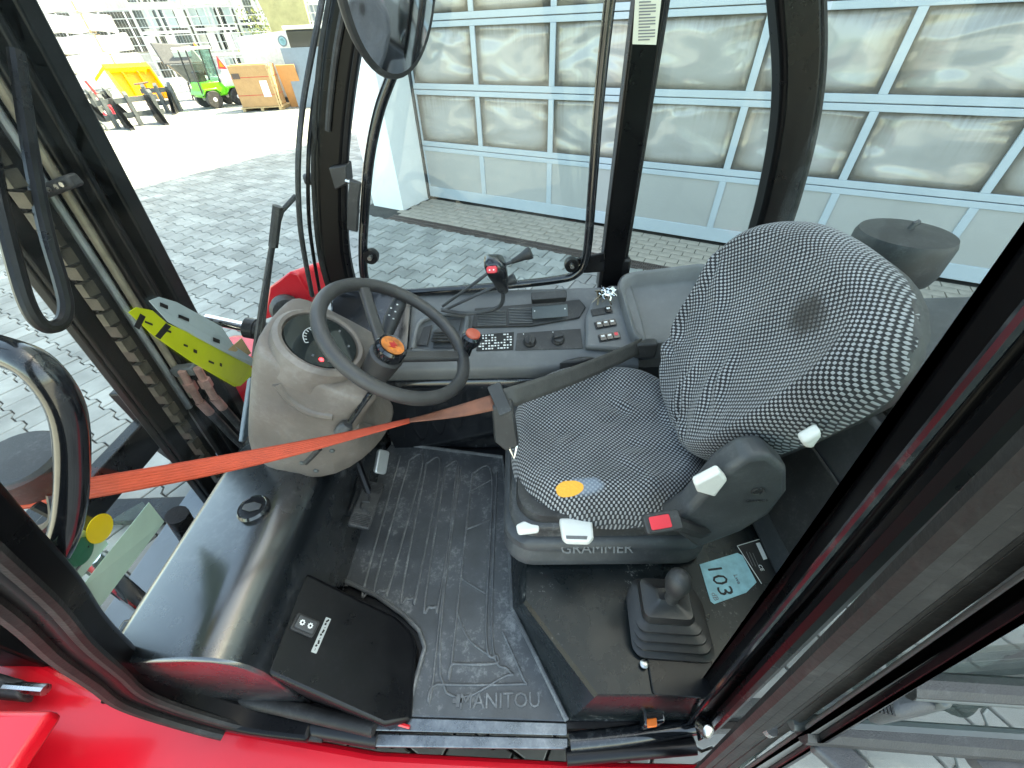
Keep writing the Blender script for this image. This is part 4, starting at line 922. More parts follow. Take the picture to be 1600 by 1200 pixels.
GN = V(math.sin(R(38)), 0, math.cos(R(38)))
gc = at(502, 534, y=.672)
gau = P(MB().lathe([(.092, -.06), (.090, .0), (.082, .008), (.075, .006), (.073, -.004), (.0, -.004)], gc, GN, 40), 'gauge_hood', 'cowl_plastic', smooth=40)
gau2 = MB().lathe([(.072, -.003), (.070, .004), (.0, .004)], gc, GN, 40).build('instrument_dial', 'glass_dark', gau, smooth=30)
gm = frame(gc+GN*.0045, V(0, -1, 0), GN)
for k in range(9):
    t = R(200+15*k); MB().box(gm@V(.032*math.cos(t), .032*math.sin(t), .0004), (.005, .0014, .0006), gm.to_3x3()@Matrix.Rotation(t, 3, 'Z')).build('dial_mark', 'white_print', gau, smooth=0)
arc_ = MB().tube([gm@V(.036*math.cos(R(200+6*k)), .036*math.sin(R(200+6*k)), .0004) for k in range(21)], .0007, 5).build('dial_arc', 'white_print', gau)
for a, b in ((-.05, .02), (.045, .03), (.05, .0), (-.02, .05), (.02, .052)): MB().box(gm@V(a, b, .0004), (.006, .004, .0006), gm.to_3x3()).build('dial_icon', 'grey_print', gau, smooth=0)
wl_ = at(502, 562, p0=gm.translation, n=GN)
MB().lathe([(.0045, 0), (.0045, .0008)], wl_, GN, 14).build('warning_light', 'warning_lamp', gau)
# steering wheel
WC = V(-.264, .71, 1.307); WN = V(math.sin(R(36.8)), 0, math.cos(R(36.8)))
WU = V(-math.cos(R(36.8)), 0, math.sin(R(36.8))); WV = V(0, 1, 0)
def won(px, py, h=0): return at(px, py, p0=WC+WN*h, n=WN)
rim = [WC+(WU*math.cos(t)+WV*math.sin(t))*.161 for t in [2*math.pi*k/64 for k in range(64)]]
sw = P(MB().tube(rim, .0145, 14, closed=True), 'steering_wheel', 'wheel_rubber', smooth=80)
hubc = won(606, 552, -.012)
def spoke(px, py):
    e = won(px, py, 0); m_ = (hubc+e)/2-WN*.006
    return MB().sweep(smooth_path([hubc-WN*.01, m_, e]), [(-.013, -.007), (.013, -.007), (.013, .007), (-.013, .007)], WN)
spoke(566, 442).build('spoke', 'wheel_rubber', sw, bevel=.005); spoke(724, 556).build('spoke', 'wheel_rubber', sw, bevel=.005)
MB().lathe([(.030, -.06), (.034, -.02), (.036, .0), (.030, .006)], hubc-WN*.006, WN, 28).build('hub', 'wheel_rubber', sw)
hb = MB().lathe([(.031, 0), (.033, .004), (.033, .020), (.029, .026), (.026, .024), (.0, .024)], hubc, WN, 32).build('horn_button', 'black_gloss', sw, smooth=30)
ec = hubc+WN*.0255
MB().lathe([(.0245, 0), (.0245, .0012), (.0, .002)], ec-WN*.001, WN, 28).build('emblem', 'orange_emblem', sw)
em = frame(ec+WN*.001, V(0, -1, .3), WN)
for pts in ([(-.012, -.006), (-.004, .009), (.0, .002), (.004, .009), (.012, -.006), (.006, -.002), (.0, -.009), (-.006, -.002)],):
    MB().prism([em@V(a, b, 0) for a, b in pts], WN*.0008).build('emblem_mark', 'red_dark', sw, smooth=0)
kb = won(731, 548, .012)
kd = (V(.35, -.1, 1)).normalized()
kn = MB().lathe([(.009, -.012), (.010, .012), (.019, .026), (.023, .036), (.023, .048), (.018, .054), (.0, .054)], kb, kd, 24).build('spinner_knob', 'black_gloss', sw, smooth=35)
MB().lathe([(.0175, 0), (.0165, .004), (.0, .005)], kb+kd*.0535, kd, 24).build('knob_disc', 'knob_red', sw)
P(MB().tube([hubc-WN*.03, hubc-WN*.16], .026, 16), 'steering_shaft', 'black_plastic')
# stalk, tilt rod, bolts
st = P(MB().tube([at(602, 528, y=.80), at(612, 500, y=.84), at(624, 474, y=.87)], [.014, .019, .017], 14), 'indicator_stalk', 'black_plastic')
MB().ball(at(624, 473, y=.87), .017).build('stalk_end', 'black_plastic', st)
for k in range(6):
    c0 = at(609+k % 2*8+k*1.5, 505-k*5.4, y=.835)-V(0, .014, -.012); MB().box(c0, (.004, .001, .003)).build('stalk_mark', 'white_print', st, smooth=0)
def cowl_line(pts, r_, off, name, m, par=None):
    q_ = [hit(a_, b_, cwo, off)[0] for a_, b_ in pts]; q_ = [v for v in q_ if v]
    return MB().tube(smooth_path(q_), r_, 10).build(name, m, par or fk) if len(q_) > 1 else None
cowl_line([(600, 590), (575, 618), (548, 652)], .006, .012, 'tilt_rod', 'black_gloss')
k0 = hit(537, 664, cwo, .014)[0]
if k0: P(MB().lathe([(.010, -.022), (.015, -.014), (.016, .010), (.010, .02)], k0, (-.55, -.1, -.6), 14), 'tilt_knob', 'dark_plastic')
cowl_line([(500, 700), (478, 722), (452, 748)], .006, .002, 'cowl_seam', 'black_plastic')
cowl_line([(432, 600), (452, 625), (485, 645), (520, 652)], .012, -.006, 'cowl_ridge', 'cowl_plastic')
cowl_line([(556, 668), (590, 672), (618, 660)], .012, -.006, 'cowl_ridge', 'cowl_plastic')
for a_, b_ in ((519, 704), (472, 723), (494, 735)):
    v, nr = hit(a_, b_, cwo)
    if v: P(MB().lathe([(.006, -.002), (.006, .003), (.003, .005)], v, nr, 10), 'bolt', 'gunmetal')
# pedals
pz = frame(at(573, 790, z=.76), at(588, 740, z=.80)-at(556, 838, z=.72), V(.35, 0, .93))
pd = plate('pedal', pz, .075, .030, .014, 'rubber', fk, .008, bevel=.003)
for k in range(7):
    for sx in (-1, 1): MB().box(pz@V(sx*(.038+.005*k), 0, .0155), (.0022, .050, .004), pz.to_3x3()).build('tread_rib', 'rubber', pd, smooth=0)
MB().tube([pz@V(a, b, .015) for a, b in ((-.03, -.02), (-.02, .012), (.0, .016), (.004, -.004), (.022, .0), (.03, .018))], .003, 6).build('tread_pattern', 'rubber', pd)
P(MB().tube([pz@V(.03, 0, 0), V(-.52, .78, .86)], .012, 8), 'pedal_arm', 'black_paint')
p2 = frame(at(594, 722, z=.82), V(.2, 1, .6), V(.8, -.3, .5)); plate('pedal', p2, .036, .020, .014, 'galvanised', fk, .009, bevel=.004)

# --- seat plinth with gear lever
top = [(-.003, .95), (-.003, .459), (-.008, .347), (.124, .178), (.74, .178), (.74, .95)]
bot = [(-.045, .95), (-.045, .587), (-.04, .402), (.086, .172), (.74, .172), (.74, .95)]
P(MB().loft([[V(x, y, .652) for x, y in bot], [V(x, y, .84) for x, y in top], [V(x+(.006 if x < .5 else 0), y+(.004 if y < .5 else 0), .85) for x, y in top]]), 'seat_plinth', 'black_worn', smooth=20)
gb = at(1044, 978, z=.855); gm_ = Matrix.Rotation(R(-4), 3, 'Z')
plate('lever_plate', frame(gb+V(.005, -.045, -.004), V(1, -.05, 0), V(0, 0, 1)), .062, .075, .006, 'black_paint', fk, .01, bevel=.002)
rings = []
for k, (hx, z_) in enumerate(((.078, .0), (.080, .008), (.066, .013), (.066, .016), (.075, .022), (.075, .027), (.060, .032), (.060, .035), (.069, .041), (.069, .046), (.054, .051), (.054, .054), (.062, .060), (.062, .065), (.048, .070), (.050, .078), (.046, .092), (.020, .098), (.014, .105))):
    rings.append([gb+gm_@V(a-.004*k*.3, b, 0)+V(0, .0012*k, z_) for a, b in rrect(hx, hx*.80, hx*.28, 4)])
bt = P(MB().loft(rings), 'lever_boot', 'boot_rubber', smooth=45)
ks = gb+V(-.012, .016, .10)
MB().lathe([(.013, 0), (.013, .03), (.016, .036), (.020, .055), (.0225, .074), (.0205, .092), (.012, .103), (.0, .106)], ks, (-.06, .0, 1), 20).build('gear_knob', 'black_plastic', bt, smooth=60)
P(MB().lathe([(.008, 0), (.008, .004), (.004, .006)], at(1006, 1038, z=.857), (0, 0, 1), 12), 'bolt', 'steel')
# noise sticker and rating plate
zt = .8515
ns = P(MB().prism(pxs([(1093, 882), (1152, 864), (1160, 868), (1182, 910), (1166, 926), (1116, 944), (1110, 940)], z=zt), (0, 0, .0008)), 'noise_sticker', 'label_cyan', smooth=0)
nd = at(1133, 935, z=zt)-at(1107, 880, z=zt)
text('lettering', '103', .048, frame(at(1124, 906, z=zt+.0012), nd, V(0, 0, 1)), 'black_print', ns, depth=.0003)
text('lettering', 'dB', .016, frame(at(1117, 932, z=zt+.0012), nd, V(0, 0, 1)), 'grey_print', ns, depth=.0003)
text('lettering', 'Lwa', .013, frame(at(1152, 905, z=zt+.0012), nd, V(0, 0, 1)), 'grey_print', ns, depth=.0003)
rp_ = P(MB().prism(pxs([(1152, 853), (1262, 820), (1305, 890), (1190, 912)], z=zt), (0, 0, .001)), 'rating_plate', 'black_print', smooth=0)
for a, b, c, d in ((1152, 853, 1262, 820), (1152, 853, 1190, 912)): MB().tube(pxs([(a, b), (c, d)], z=zt+.0012), .0009, 4).build('plate_border', 'white_print', rp_)
for k in range(7):
    x0 = 1181+11*k; y0 = 849-3.2*k; MB().prism(pxs([(x0, y0), (x0+6, y0-1.6), (x0+18, y0+24), (x0+12, y0+26)], z=zt+.0012), (0, 0, .0004)).build('data_field', 'white_print', rp_, smooth=0)
text('lettering', 'CE', .012, frame(at(1189, 887, z=zt+.0014), nd, V(0, 0, 1)), 'white_print', rp_, depth=.0003)
for k in range(3): MB().tube(pxs([(1166+5*k, 862+1*k), (1176+5*k, 884+1*k)], z=zt+.0012), .0006, 4).build('plate_text', 'grey_print', rp_)

# --- seat
SC = V(.185, .648, 0)
seat = P(MB().loft([[SC+V(a, b, z_) for a, b in rrect(hx, hy, .07, 6)] for hx, hy, z_ in ((.225, .212, .853), (.238, .226, .862), (.238, .226, .885), (.228, .216, .897), (.226, .214, .915), (.236, .224, .925), (.234, .222, .945), (.222, .21, .955))]), 'seat', 'dark_plastic', smooth=50)
MB().loft([[SC+V(a, b, z_) for a, b in rrect(hx, hy, .06, 6)] for hx, hy, z_ in ((.20, .19, .95), (.205, .20, 1.0), (.20, .20, 1.03))]).build('seat_pan', 'black_plastic', seat, smooth=50)
bel = MB()
bel.loft([[SC+V(.0+a, b, .955+.012*k) for a, b in rrect(.212+(.008 if k % 2 else 0), .204+(.008 if k % 2 else 0), .06, 5)] for k in range(5)]); bel.build('suspension_bellows', 'rubber', seat, smooth=70)

def fabric_surface(name, fn, nu, nv, thick):
    """closed cushion: fn(u,v)->(front point, back point, uv) with u,v in -1..1 on a squircle"""
    vs, fs, uvs = [], [], []
    K = nu
    # concentric squircle rings from the centre to the rim, then down the side
    NR, NA = nu, nv
    for i in range(NR+1):
        r = (i/NR)**.9
        for j in range(NA):
            t = 2*math.pi*j/NA; c, s = math.cos(t), math.sin(t)
            e = 1/((abs(c)**3.4+abs(s)**3.4)**(1/3.4)); vs_, uv_ = fn(r*c*e, r*s*e, r); vs.append(tuple(vs_)); uvs.append(uv_)
    for i in range(NR):
        for j in range(NA):
            k = (j+1) % NA; fs.append((i*NA+j, (i+1)*NA+j, (i+1)*NA+k, i*NA+k))
    fs.append(tuple(range(NR*NA, (NR+1)*NA))[::-1])
    me = bpy.data.meshes.new(name); me.from_pydata(vs, [], fs); ul = me.uv_layers.new(name='UVMap')
    for lp in me.loops: ul.data[lp.index].uv = uvs[lp.vertex_index]
    me.update(); bm = bmesh.new(); bm.from_mesh(me); bmesh.ops.remove_doubles(bm, verts=[v for v in bm.verts if v.index < NA], dist=1e-6); bmesh.ops.recalc_face_normals(bm, faces=bm.faces); bm.to_mesh(me); bm.free()
    return finish(me, name, 'check_fabric', seat, smooth=70)
def fold(p, a, s): return a*(noise.noise(p*s)+.5*noise.noise(p*s*2.3))
def cushion(u, v, r):
    # flat part to r=.86, then a roll over the edge
    q = min(r, .86)/.86; w = max(0, (r-.86)/.14)
    k = q/r if r > 1e-6 else 0
    ang = w*math.pi*.62; er = .048
    uu, vv = u*k, v*k
    x = uu*(.228-er); y = vv*(.226-er)
    dirx, diry = (uu, vv) if q > 0 else (0, 0); l = math.hypot(dirx, diry) or 1
    x += dirx/l*er*math.sin(ang); y += diry/l*er*math.sin(ang)
    z = 1.088 - er*(1-math.cos(ang))*1.5
    if uu > 0: y *= 1-.05*uu
    else: y *= 1-.10*uu*uu
    z += .020*abs(vv)**2.2*(1-w) - .010*(1-vv*vv)*(1-abs(uu)**3) - .022*max(0, -uu)**3
    pz_ = V(uu*1.0, vv*1.4, 3.1)
    fz = math.sin((x*.6-y*.35)*95+6*noise.noise(pz_*2.0))*max(0, noise.noise(pz_*1.6+V(4, 1, 0))+.12)
    z += .0085*fz*(1-w)*(1-max(0, -uu-.3)) + .006*noise.noise(pz_*2.2)
    sl_ = .09*w
    return V(SC.x+.01+x, SC.y+.012+y, z), (x+dirx/l*sl_*.4, y+diry/l*sl_*.4)
fabric_surface('cushion', cushion, 60, 160, .1)
BL = R(21); BU = V(math.sin(BL), 0, math.cos(BL)); BNf = V(-math.cos(BL), 0, math.sin(BL)); B0 = V(.402, .652, 1.055)
BHT = .485
def back(u, v, r):
    q = min(r, .88)/.88; w = max(0, (r-.88)/.12); k = q/r if r > 1e-6 else 0
    ang = w*math.pi*.6; er = .04
    uu, vv = u*k, v*k           # uu across (y), vv up
    hh = vv*(BHT/2-er); ww = uu*(.243-er)
    l = math.hypot(uu, vv) or 1
    hh += vv/l*er*math.sin(ang); ww += uu/l*er*math.sin(ang)
    tt = (hh+BHT/2)/BHT
    ww *= .64+.37*min(1, max(0, tt)/.72)-.55*max(0, tt-.66)**1.5
    dpt = .075 - er*(1-math.cos(ang))*1.4
    dpt += .036*abs(uu)**2.6*(1-w) + .018*math.exp(-((tt-.28)/.2)**2)*(1-uu*uu) - .012*max(0, tt-.7)
    pz_ = V(uu*1.3, vv*1.1, 7.7)
    fz = math.sin((hh*1.0-ww*.9)*90+6*noise.noise(pz_*2.0))*max(0, noise.noise(pz_*1.5+V(2, 5, 0))+.25-tt*.7)
    dpt += .010*fz*(1-w) + .006*noise.noise(pz_*2.4)
    p = B0+V(0, ww, 0)+BU*(hh+BHT/2)+BNf*dpt
    return p, (10+ww+uu/l*.04*w, hh+BHT/2+vv/l*.04*w)
fabric_surface('backrest', back, 60, 160, .1)
# shell behind the backrest
sh_ = []
for dpt, sc_ in ((.028, .98), (.02, 1.0), (-.01, 1.0), (-.035, .9)):
    rg_ = []
    for j in range(48):
        t = 2*math.pi*j/48; c, s = math.cos(t), math.sin(t); e = 1/((abs(c)**3.4+abs(s)**3.4)**(1/3.4))
        hh = s*e*(BHT/2-.004)*sc_; ww = c*e*.238*sc_; tt = (hh+BHT/2)/BHT
        ww *= .64+.37*min(1, max(0, tt)/.72)-.55*max(0, tt-.66)**1.5
        rg_.append(B0+V(0, ww, 0)+BU*(hh+BHT/2)+BNf*dpt)
    sh_.append(rg_)
MB().loft(sh_).build('back_shell', 'black_plastic', seat, smooth=50)
# recliner housing on the near side
rc = [at(a, b, y=.405) for a, b in ((1040, 822), (1075, 800), (1130, 740), (1170, 715), (1205, 712), (1232, 735), (1232, 770), (1205, 805), (1160, 832), (1090, 858))]
rec = MB().prism(rc, (0, .05, 0)).build('recliner_housing', 'dark_plastic', seat, bevel=.012, seg=3)
MB().tube([at(1184, 768, y=.403)+V(.010*math.cos(t), 0, .010*math.sin(t)) for t in [2*math.pi*k/24 for k in range(24)]], .0012, 5, closed=True).build('round_mark', 'black_plastic', rec)
MB().box(at(1184, 768, y=.403), (.006, .002, .012)).build('round_mark', 'black_plastic', rec, smooth=0)
text('lettering', 'GRAMMER', .0085, frame(at(1183, 783, y=.4035), V(1, 0, 0), V(0, -1, 0)), 'black_plastic', rec, depth=.0008)
MB().prism(pxs([(1085, 758), (1125, 738), (1138, 752), (1118, 778), (1090, 770)], y=.395), (0, .018, 0)).build('recline_lever', 'white_plastic', seat, bevel=.005, seg=3)
MB().prism(pxs([(1253, 692), (1285, 674), (1285, 684), (1272, 702), (1260, 702)], y=.40), (0, .02, 0)).build('lumbar_knob', 'white_plastic', seat, bevel=.006, seg=3)
MB().prism(pxs([(806, 825), (834, 811), (844, 818), (842, 834), (810, 838)], z=.985), (0, 0, .016)).build('slide_lever', 'white_plastic', seat, bevel=.005, seg=3)
MB().prism(pxs([(873, 816), (924, 816), (926, 846), (920, 853), (885, 852), (878, 846)], z=1.0), (0, 0, .022)).build('weight_handle', 'white_plastic', seat, bevel=.006, seg=3)
MB().prism(pxs([(884, 837), (918, 838), (917, 843), (885, 842)], z=1.0222), (0, 0, .001)).build('handle_groove', 'grey_plastic', seat, smooth=0)
text('lettering', 'GRAMMER', .034, frame(V(.155, .4235, .935), V(1, 0, 0), V(0, -.8, .6)), 'grey_plastic', seat, depth=.001)
# belt buckle with red button
bk_ = frame(at(1036, 815, y=.385), V(1, .12, .1), V(0, -.5, 1))
bu = plate('belt_buckle', bk_@Matrix.Translation((.0, 0, -.014)), .034, .018, .016, 'black_plastic', seat, .006, bevel=.003)
plate('buckle_button', bk_@Matrix.Translation((-.006, 0, .002)), .019, .0115, .003, 'red_plastic', seat, .003, bevel=.001)
MB().tube([at(1055, 818, y=.39), at(1090, 830, y=.40), at(1105, 825, y=.42)], .014, 8).build('buckle_stalk', 'black_plastic', seat)
MB().prism([V(.10, .86, 1.02), V(.16, .90, 1.02), V(.16, .90, 1.10), V(.10, .88, 1.10)], (.05, 0, 0)).build('far_recliner', 'black_plastic', seat, bevel=.01)

# --- seat belt: grey behind the tongue, orange in front, twisted once
def ribbon(pts, wid, name, m, par=None):
    """pts: (point, across vector)"""
    vs, fs, uvs = [], [], []; ln = 0
    for i, (p, a) in enumerate(pts):
        if i: ln += (p-pts[i-1][0]).length
        t = (pts[min(i+1, len(pts)-1)][0]-pts[max(i-1, 0)][0]).normalized(); a = (a-t*a.dot(t)).normalized()
        w_ = wid[min(i, len(wid)-1)] if isinstance(wid, list) else wid
        for k in range(5): vs.append(tuple(p+a*w_*(k/4-.5))); uvs.append((ln, k/4))
    for i in range(len(pts)-1):
        for k in range(4): fs.append((i*5+k, i*5+k+1, i*5+k+6, i*5+k+5))
    me = bpy.data.meshes.new(name); me.from_pydata(vs, [], fs); ul = me.uv_layers.new(name='UVMap')
    for lp in me.loops: ul.data[lp.index].uv = uvs[lp.vertex_index]
    o = finish(me, name, m, par or fk, smooth=80); s2 = o.modifiers.new('t', 'SOLIDIFY'); s2.thickness = .0016; s2.offset = 0; return o
tng = at(778, 627, x=-.05)
w1 = at(640, 657, x=-.22); e1 = at(134, 764, x=-.72); e0 = at(-40, 788, x=-.86)
def seg(a, b, n, a0, a1):
    return [(a.lerp(b, i/n)-V(0, 0, .02*math.sin(math.pi*i/n)*(b-a).length), a0.lerp(a1, i/n)) for i in range(n+1)]
A_up = V(.05, .35, .95); vw = (w1-CO).normalized()
ob = seg(e0, e1, 4, A_up, A_up)[:-1]+seg(e1, w1, 18, A_up, A_up*.45+vw)
ribbon(ob, [.038]*5+[.038-.020*(k/18) for k in range(18)], 'seat_belt', 'belt_orange')
ribbon(seg(w1, tng, 10, A_up*.35+vw, V(.05, .75, .7)), [.018+.014*(k/10)**.8 for k in range(11)], 'seat_belt', 'belt_back')
gb0 = at(1003, 540, y=.90); ribbon(seg(tng+V(.01, 0, .004), gb0, 12, V(.05, .75, .7), V(.1, .5, .9)), .042, 'seat_belt', 'belt_grey')
tgm = frame(tng+V(.004, 0, .006), gb0-tng, V(.05, -.7, .75))
tg2 = plate('belt_tongue', tgm@Matrix.Translation((.0, 0, -.006)), .014, .032, .010, 'black_plastic', fk, .004, bevel=.002)
tb = MB().prism([tng+V(-.012, -.015, -.004), tng+V(.03, -.01, -.004), tng+V(.04, -.035, -.10), tng+V(.012, -.045, -.105), tng+V(-.012, -.03, -.09)], V(.0, .02, .004)); tb.build('tongue_cover', 'black_plastic', tg2, bevel=.005)
MB().tube([tng+V(.02, -.035, -.10), tng+V(.028, -.045, -.125), tng+V(.036, -.03, -.10)], .004, 6).build('tongue_blade', 'steel', tg2)
P(MB().box(gb0+V(.01, .0, -.01), (.06, .03, .05)), 'belt_anchor', 'black_plastic', bevel=.006)

# --- right-hand console
CP = V(0, .885, 1.078); CN = V(0, -.112, .245).normalized()
def con(px, py, h=0): return at(px, py, p0=CP+CN*h, n=CN)
P(MB().prism([V(-.47, y, z) for y, z in ((.885, 1.066), (.892, 1.08), (1.13, 1.187), (1.13, .652), (.965, .652), (.935, .92), (.905, 1.0), (.888, 1.04))], (.80, 0, 0)), 'side_console', 'grey_plastic', smooth=50, bevel=.004)
P(MB().prism([V(-.47, y, z) for y, z in ((.962, .654), (.93, .91), (.90, .99), (.886, 1.03), (.878, 1.02), (.890, .98), (.918, .90), (.945, .654))], (.80, 0, 0)), 'console_lower', 'black_gloss', smooth=60)
def cplate(name, pts, h0, th, m, par=None, bevel=.002):
    return MB().prism([con(a, b, h0) for a, b in pts], CN*th).build(name, m, par or fk, bevel=bevel)
# lever tray at the front end
tray = P(MB().tube(smooth_path([con(a, b, .012) for a, b in ((645, 545), (655, 505), (690, 492), (725, 492), (730, 500), (716, 545), (680, 552), (645, 548))]), .008, 8), 'lever_tray', 'grey_plastic')
cplate('tray_slot', [(652, 540), (662, 512), (676, 508), (668, 541)], .002, .004, 'black_plastic', tray)
cplate('tray_floor', [(676, 544), (686, 500), (722, 498), (712, 544)], .002, .003, 'dark_plastic', tray)
bw = []
bc = con(693, 526, .005)
for k, (hx, z_) in enumerate(((.034, 0), (.035, .008), (.028, .012), (.031, .02), (.024, .024), (.027, .032), (.020, .036), (.022, .044), (.012, .05))):
    bw.append([bc+V(a, b*.8, 0)+CN*z_ for a, b in rrect(hx, hx, hx*.3, 4)])
lev = P(MB().loft(bw), 'lever_bellows', 'rubber', smooth=60)
LB = con(690, 484, .05)
def lever(pts, r_): return MB().tube(smooth_path(pts), r_, 8)
lever([LB, con(730, 490, .05), at(768, 484, y=1.02), at(784, 474, y=1.01), at(786, 450, y=1.005)], .006).build('lever_rod', 'dark_plastic', lev)
lever([LB+V(0, .02, .0), at(735, 447, y=1.02), at(770, 422, y=1.02), at(800, 409, y=1.02)], .0045).build('lever_rod', 'dark_plastic', lev)
lever([LB+V(.01, .0, .0), at(740, 463, y=1.0), at(780, 444, y=1.0)], .0045).build('lever_rod', 'dark_plastic', lev)
d1 = (at(826, 396, y=1.02)-at(800, 409, y=1.02)).normalized()
MB().lathe([(.006, 0), (.008, .012), (.012, .035), (.0165, .05), (.016, .056), (.0, .058)], at(800, 409, y=1.02), d1, 16).build('lever_knob', 'black_plastic', lev, smooth=40)
MB().lathe([(.006, 0), (.008, .008), (.014, .03), (.014, .036), (.0, .038)], at(786, 443, y=1.0), (at(806, 434, y=1.0)-at(786, 443, y=1.0)), 16).build('lever_knob', 'dark_plastic', lev, smooth=40)
jh = at(786, 452, y=1.0); jt = at(771, 405, y=.985); jd = (jt-jh).normalized(); L_ = (jt-jh).length
MB().loft([[jh+jd*(L_*t)+V(a, 0, 0)+(V(0, 1, 0)-jd*jd.y)*b for a, b in rrect(hx, hx*.95, hx*.5, 4)] for t, hx in ((-.08, .010), (.0, .015), (.3, .019), (.55, .026), (.85, .028), (1.0, .024), (1.08, .012))]).build('joystick_grip', 'black_gloss', lev, smooth=60)
jf = frame(at(769, 421, y=.948), V(1, 0, .05), V(-.1, -1, .35)); jp = MB().prism([jf@V(a, b, -.003) for a, b in rrect(.0135, .0085, .006)], jf.to_3x3()@V(0, 0, .012)).build('joystick_switch', 'red_plastic', lev, bevel=.002)
for dx in (-.005, .005): MB().lathe([(.002, 0), (.002, .001)], jf@V(dx, 0, .009), jf.to_3x3()@V(0, 0, 1), 10).build('switch_mark', 'white_print', lev)
# vent grille
vf = cplate('air_vent', [(738, 513), (742, 484), (905, 470), (915, 482), (905, 498), (830, 511)], .0, .008, 'black_plastic')
for k in range(10):
    t = (k+.5)/10
    a, b = con(746, 487+24*t, .0085), con(791, 483+25*t, .0085); MB().box((a+b)/2, ((b-a).length, .0018, .010), Matrix.Rotation(R(35), 3, 'X')).build('slat', 'grey_plastic', vf, smooth=0)
    a, b = con(795, 483+24*t, .0085), con(832, 480+25*t, .0085); MB().box((a+b)/2, ((b-a).length, .0018, .010), Matrix.Rotation(R(35), 3, 'X')).build('slat', 'grey_plastic', vf, smooth=0)
# radio bracket: black box on a grey angle plate
d0 = con(858, 488, .03)
rb_ = frame(con(859, 487, .03), V(1, .03, .04), V(0, -.8, .6))
db = plate('device_bracket', rb_, .052, .018, .003, 'gunmetal', fk, .002, bevel=.001)
plate('device_box', frame(con(857, 468, .045), V(1, .03, .04), V(0, -.55, .8)), .050, .012, .03, 'black_plastic', db, .003, bevel=.002)
for dx in (-.044, .044): MB().lathe([(.002, 0), (.002, .001)], rb_@V(dx, .005, .003), rb_.to_3x3()@V(0, 0, 1), 8).build('bracket_screw', 'white_print', db)
# load sticker with white dots
ld = cplate('function_sticker', [(744, 549), (748, 523), (803, 519), (802, 547)], .0, .0012, 'black_print')
for r2 in range(6):
    for c2 in range(11):
        if (r2*11+c2*3) % 5 == 0 or (c2 in (6, 7) and r2 < 3): continue
        p = con(750+4.8*c2, 524.5+4.2*r2-.25*c2, .0014); MB().box(p, (.0048 if (r2+c2) % 4 else .0075, .0040, .0008), Matrix.Rotation(R(24.6), 3, 'X')).build('dot', 'white_print', ld, smooth=0)
kp = cplate('knob_plate', [(805, 548), (808, 521), (907, 514), (911, 545)], .0, .002, 'black_plastic')
for a, b, rot in ((828, 534, 90), (872, 531, 10)):
    c0 = con(a, b, .002); kk = MB().lathe([(.019, 0), (.0185, .006), (.015, .010), (.014, .014), (.0, .015)], c0, CN, 28).build('rotary_knob', 'black_plastic', kp, smooth=35)
    km = frame(c0+CN*.014, Matrix.Rotation(R(rot), 3, 'Z')@V(1, 0, 0), CN)
    MB().prism([km@V(x, y, 0) for x, y in ((-.014, -.004), (.014, -.003), (.014, .003), (-.014, .004))], CN*.010).build('knob_grip', 'black_plastic', kp, bevel=.002)
for a, b in ((864, 519), (818, 522)): MB().lathe([(.0016, 0), (.0016, .0006)], con(a, b, .002), CN, 8).build('scale_mark', 'white_print', kp)
# switch pod
pod = cplate('switch_pod', [(913, 548), (914, 500), (926, 470), (950, 452), (985, 452), (1000, 500), (1008, 535), (970, 552)], .0, .022, 'grey_plastic', bevel=.008)
for r2, (a, b) in enumerate(((940, 487), (946, 507), (952, 527))):
    p0_ = con(a, b, .022); pmx = frame(p0_, con(a+20, b-3.4, .022)-p0_, CN); hs = plate('switch_frame', pmx, .031, .0115, .003, 'black_plastic', pod, .002)
    for c2 in range(3):
        blank = (r2 == 0 and c2 < 2)
        m6 = pmx@Matrix.Translation((-.019+.019*c2, 0, .003)); plate('rocker_switch', m6, .0082, .0095, .001 if blank else .005, 'black_plastic' if blank else 'black_gloss', pod, .0015)
        if not blank:
            red = (r2 == 2 and c2 == 2)
            plate('switch_icon', m6@Matrix.Translation((0, .003, .005)), .0048, .0026 if not red else .005, .0005, 'red_plastic' if red else 'white_print', pod, .0005)
P(MB().lathe([(.016, 0), (.016, .01), (.010, .012)], con(948, 460, .02), CN, 20), 'ignition_lock', 'black_plastic')
kr = thing('key_bunch', 'bunch of small metal keys hanging from the ignition lock on the grey side console', 'keys', con(947, 460, .04))
for k in range(12):
    c0 = con(945, 458, .05)+V(random.uniform(-.02, .02), random.uniform(-.012, .012), random.uniform(-.012, .012)); d = V(random.uniform(-1, 1), random.uniform(-1, .2), random.uniform(-.7, .5)).normalized(); q = d.orthogonal().normalized()
    kf = frame(c0, d, q); mb = MB(); mb.prism([kf@V(.010*math.cos(t)-.006, .009*math.sin(t), 0) for t in [2*math.pi*i/12 for i in range(12)]], q*.0022)
    mb.prism([kf@V(a, b, .0003) for a, b in ((.003, -.0035), (.026, -.0035), (.030, 0), (.026, .0035), (.022, .002), (.018, .0035), (.003, .0035))], q*.0016)
    mb.build('key', 'chrome' if k % 3 else 'pipe_brass', kr, smooth=0)
MB().tube([con(945, 458, .05)+V(.011*math.cos(t), .004*math.sin(t*2), .011*math.sin(t)) for t in [2*math.pi*i/20 for i in range(20)]], .0012, 6, closed=True).build('ring', 'chrome', kr)
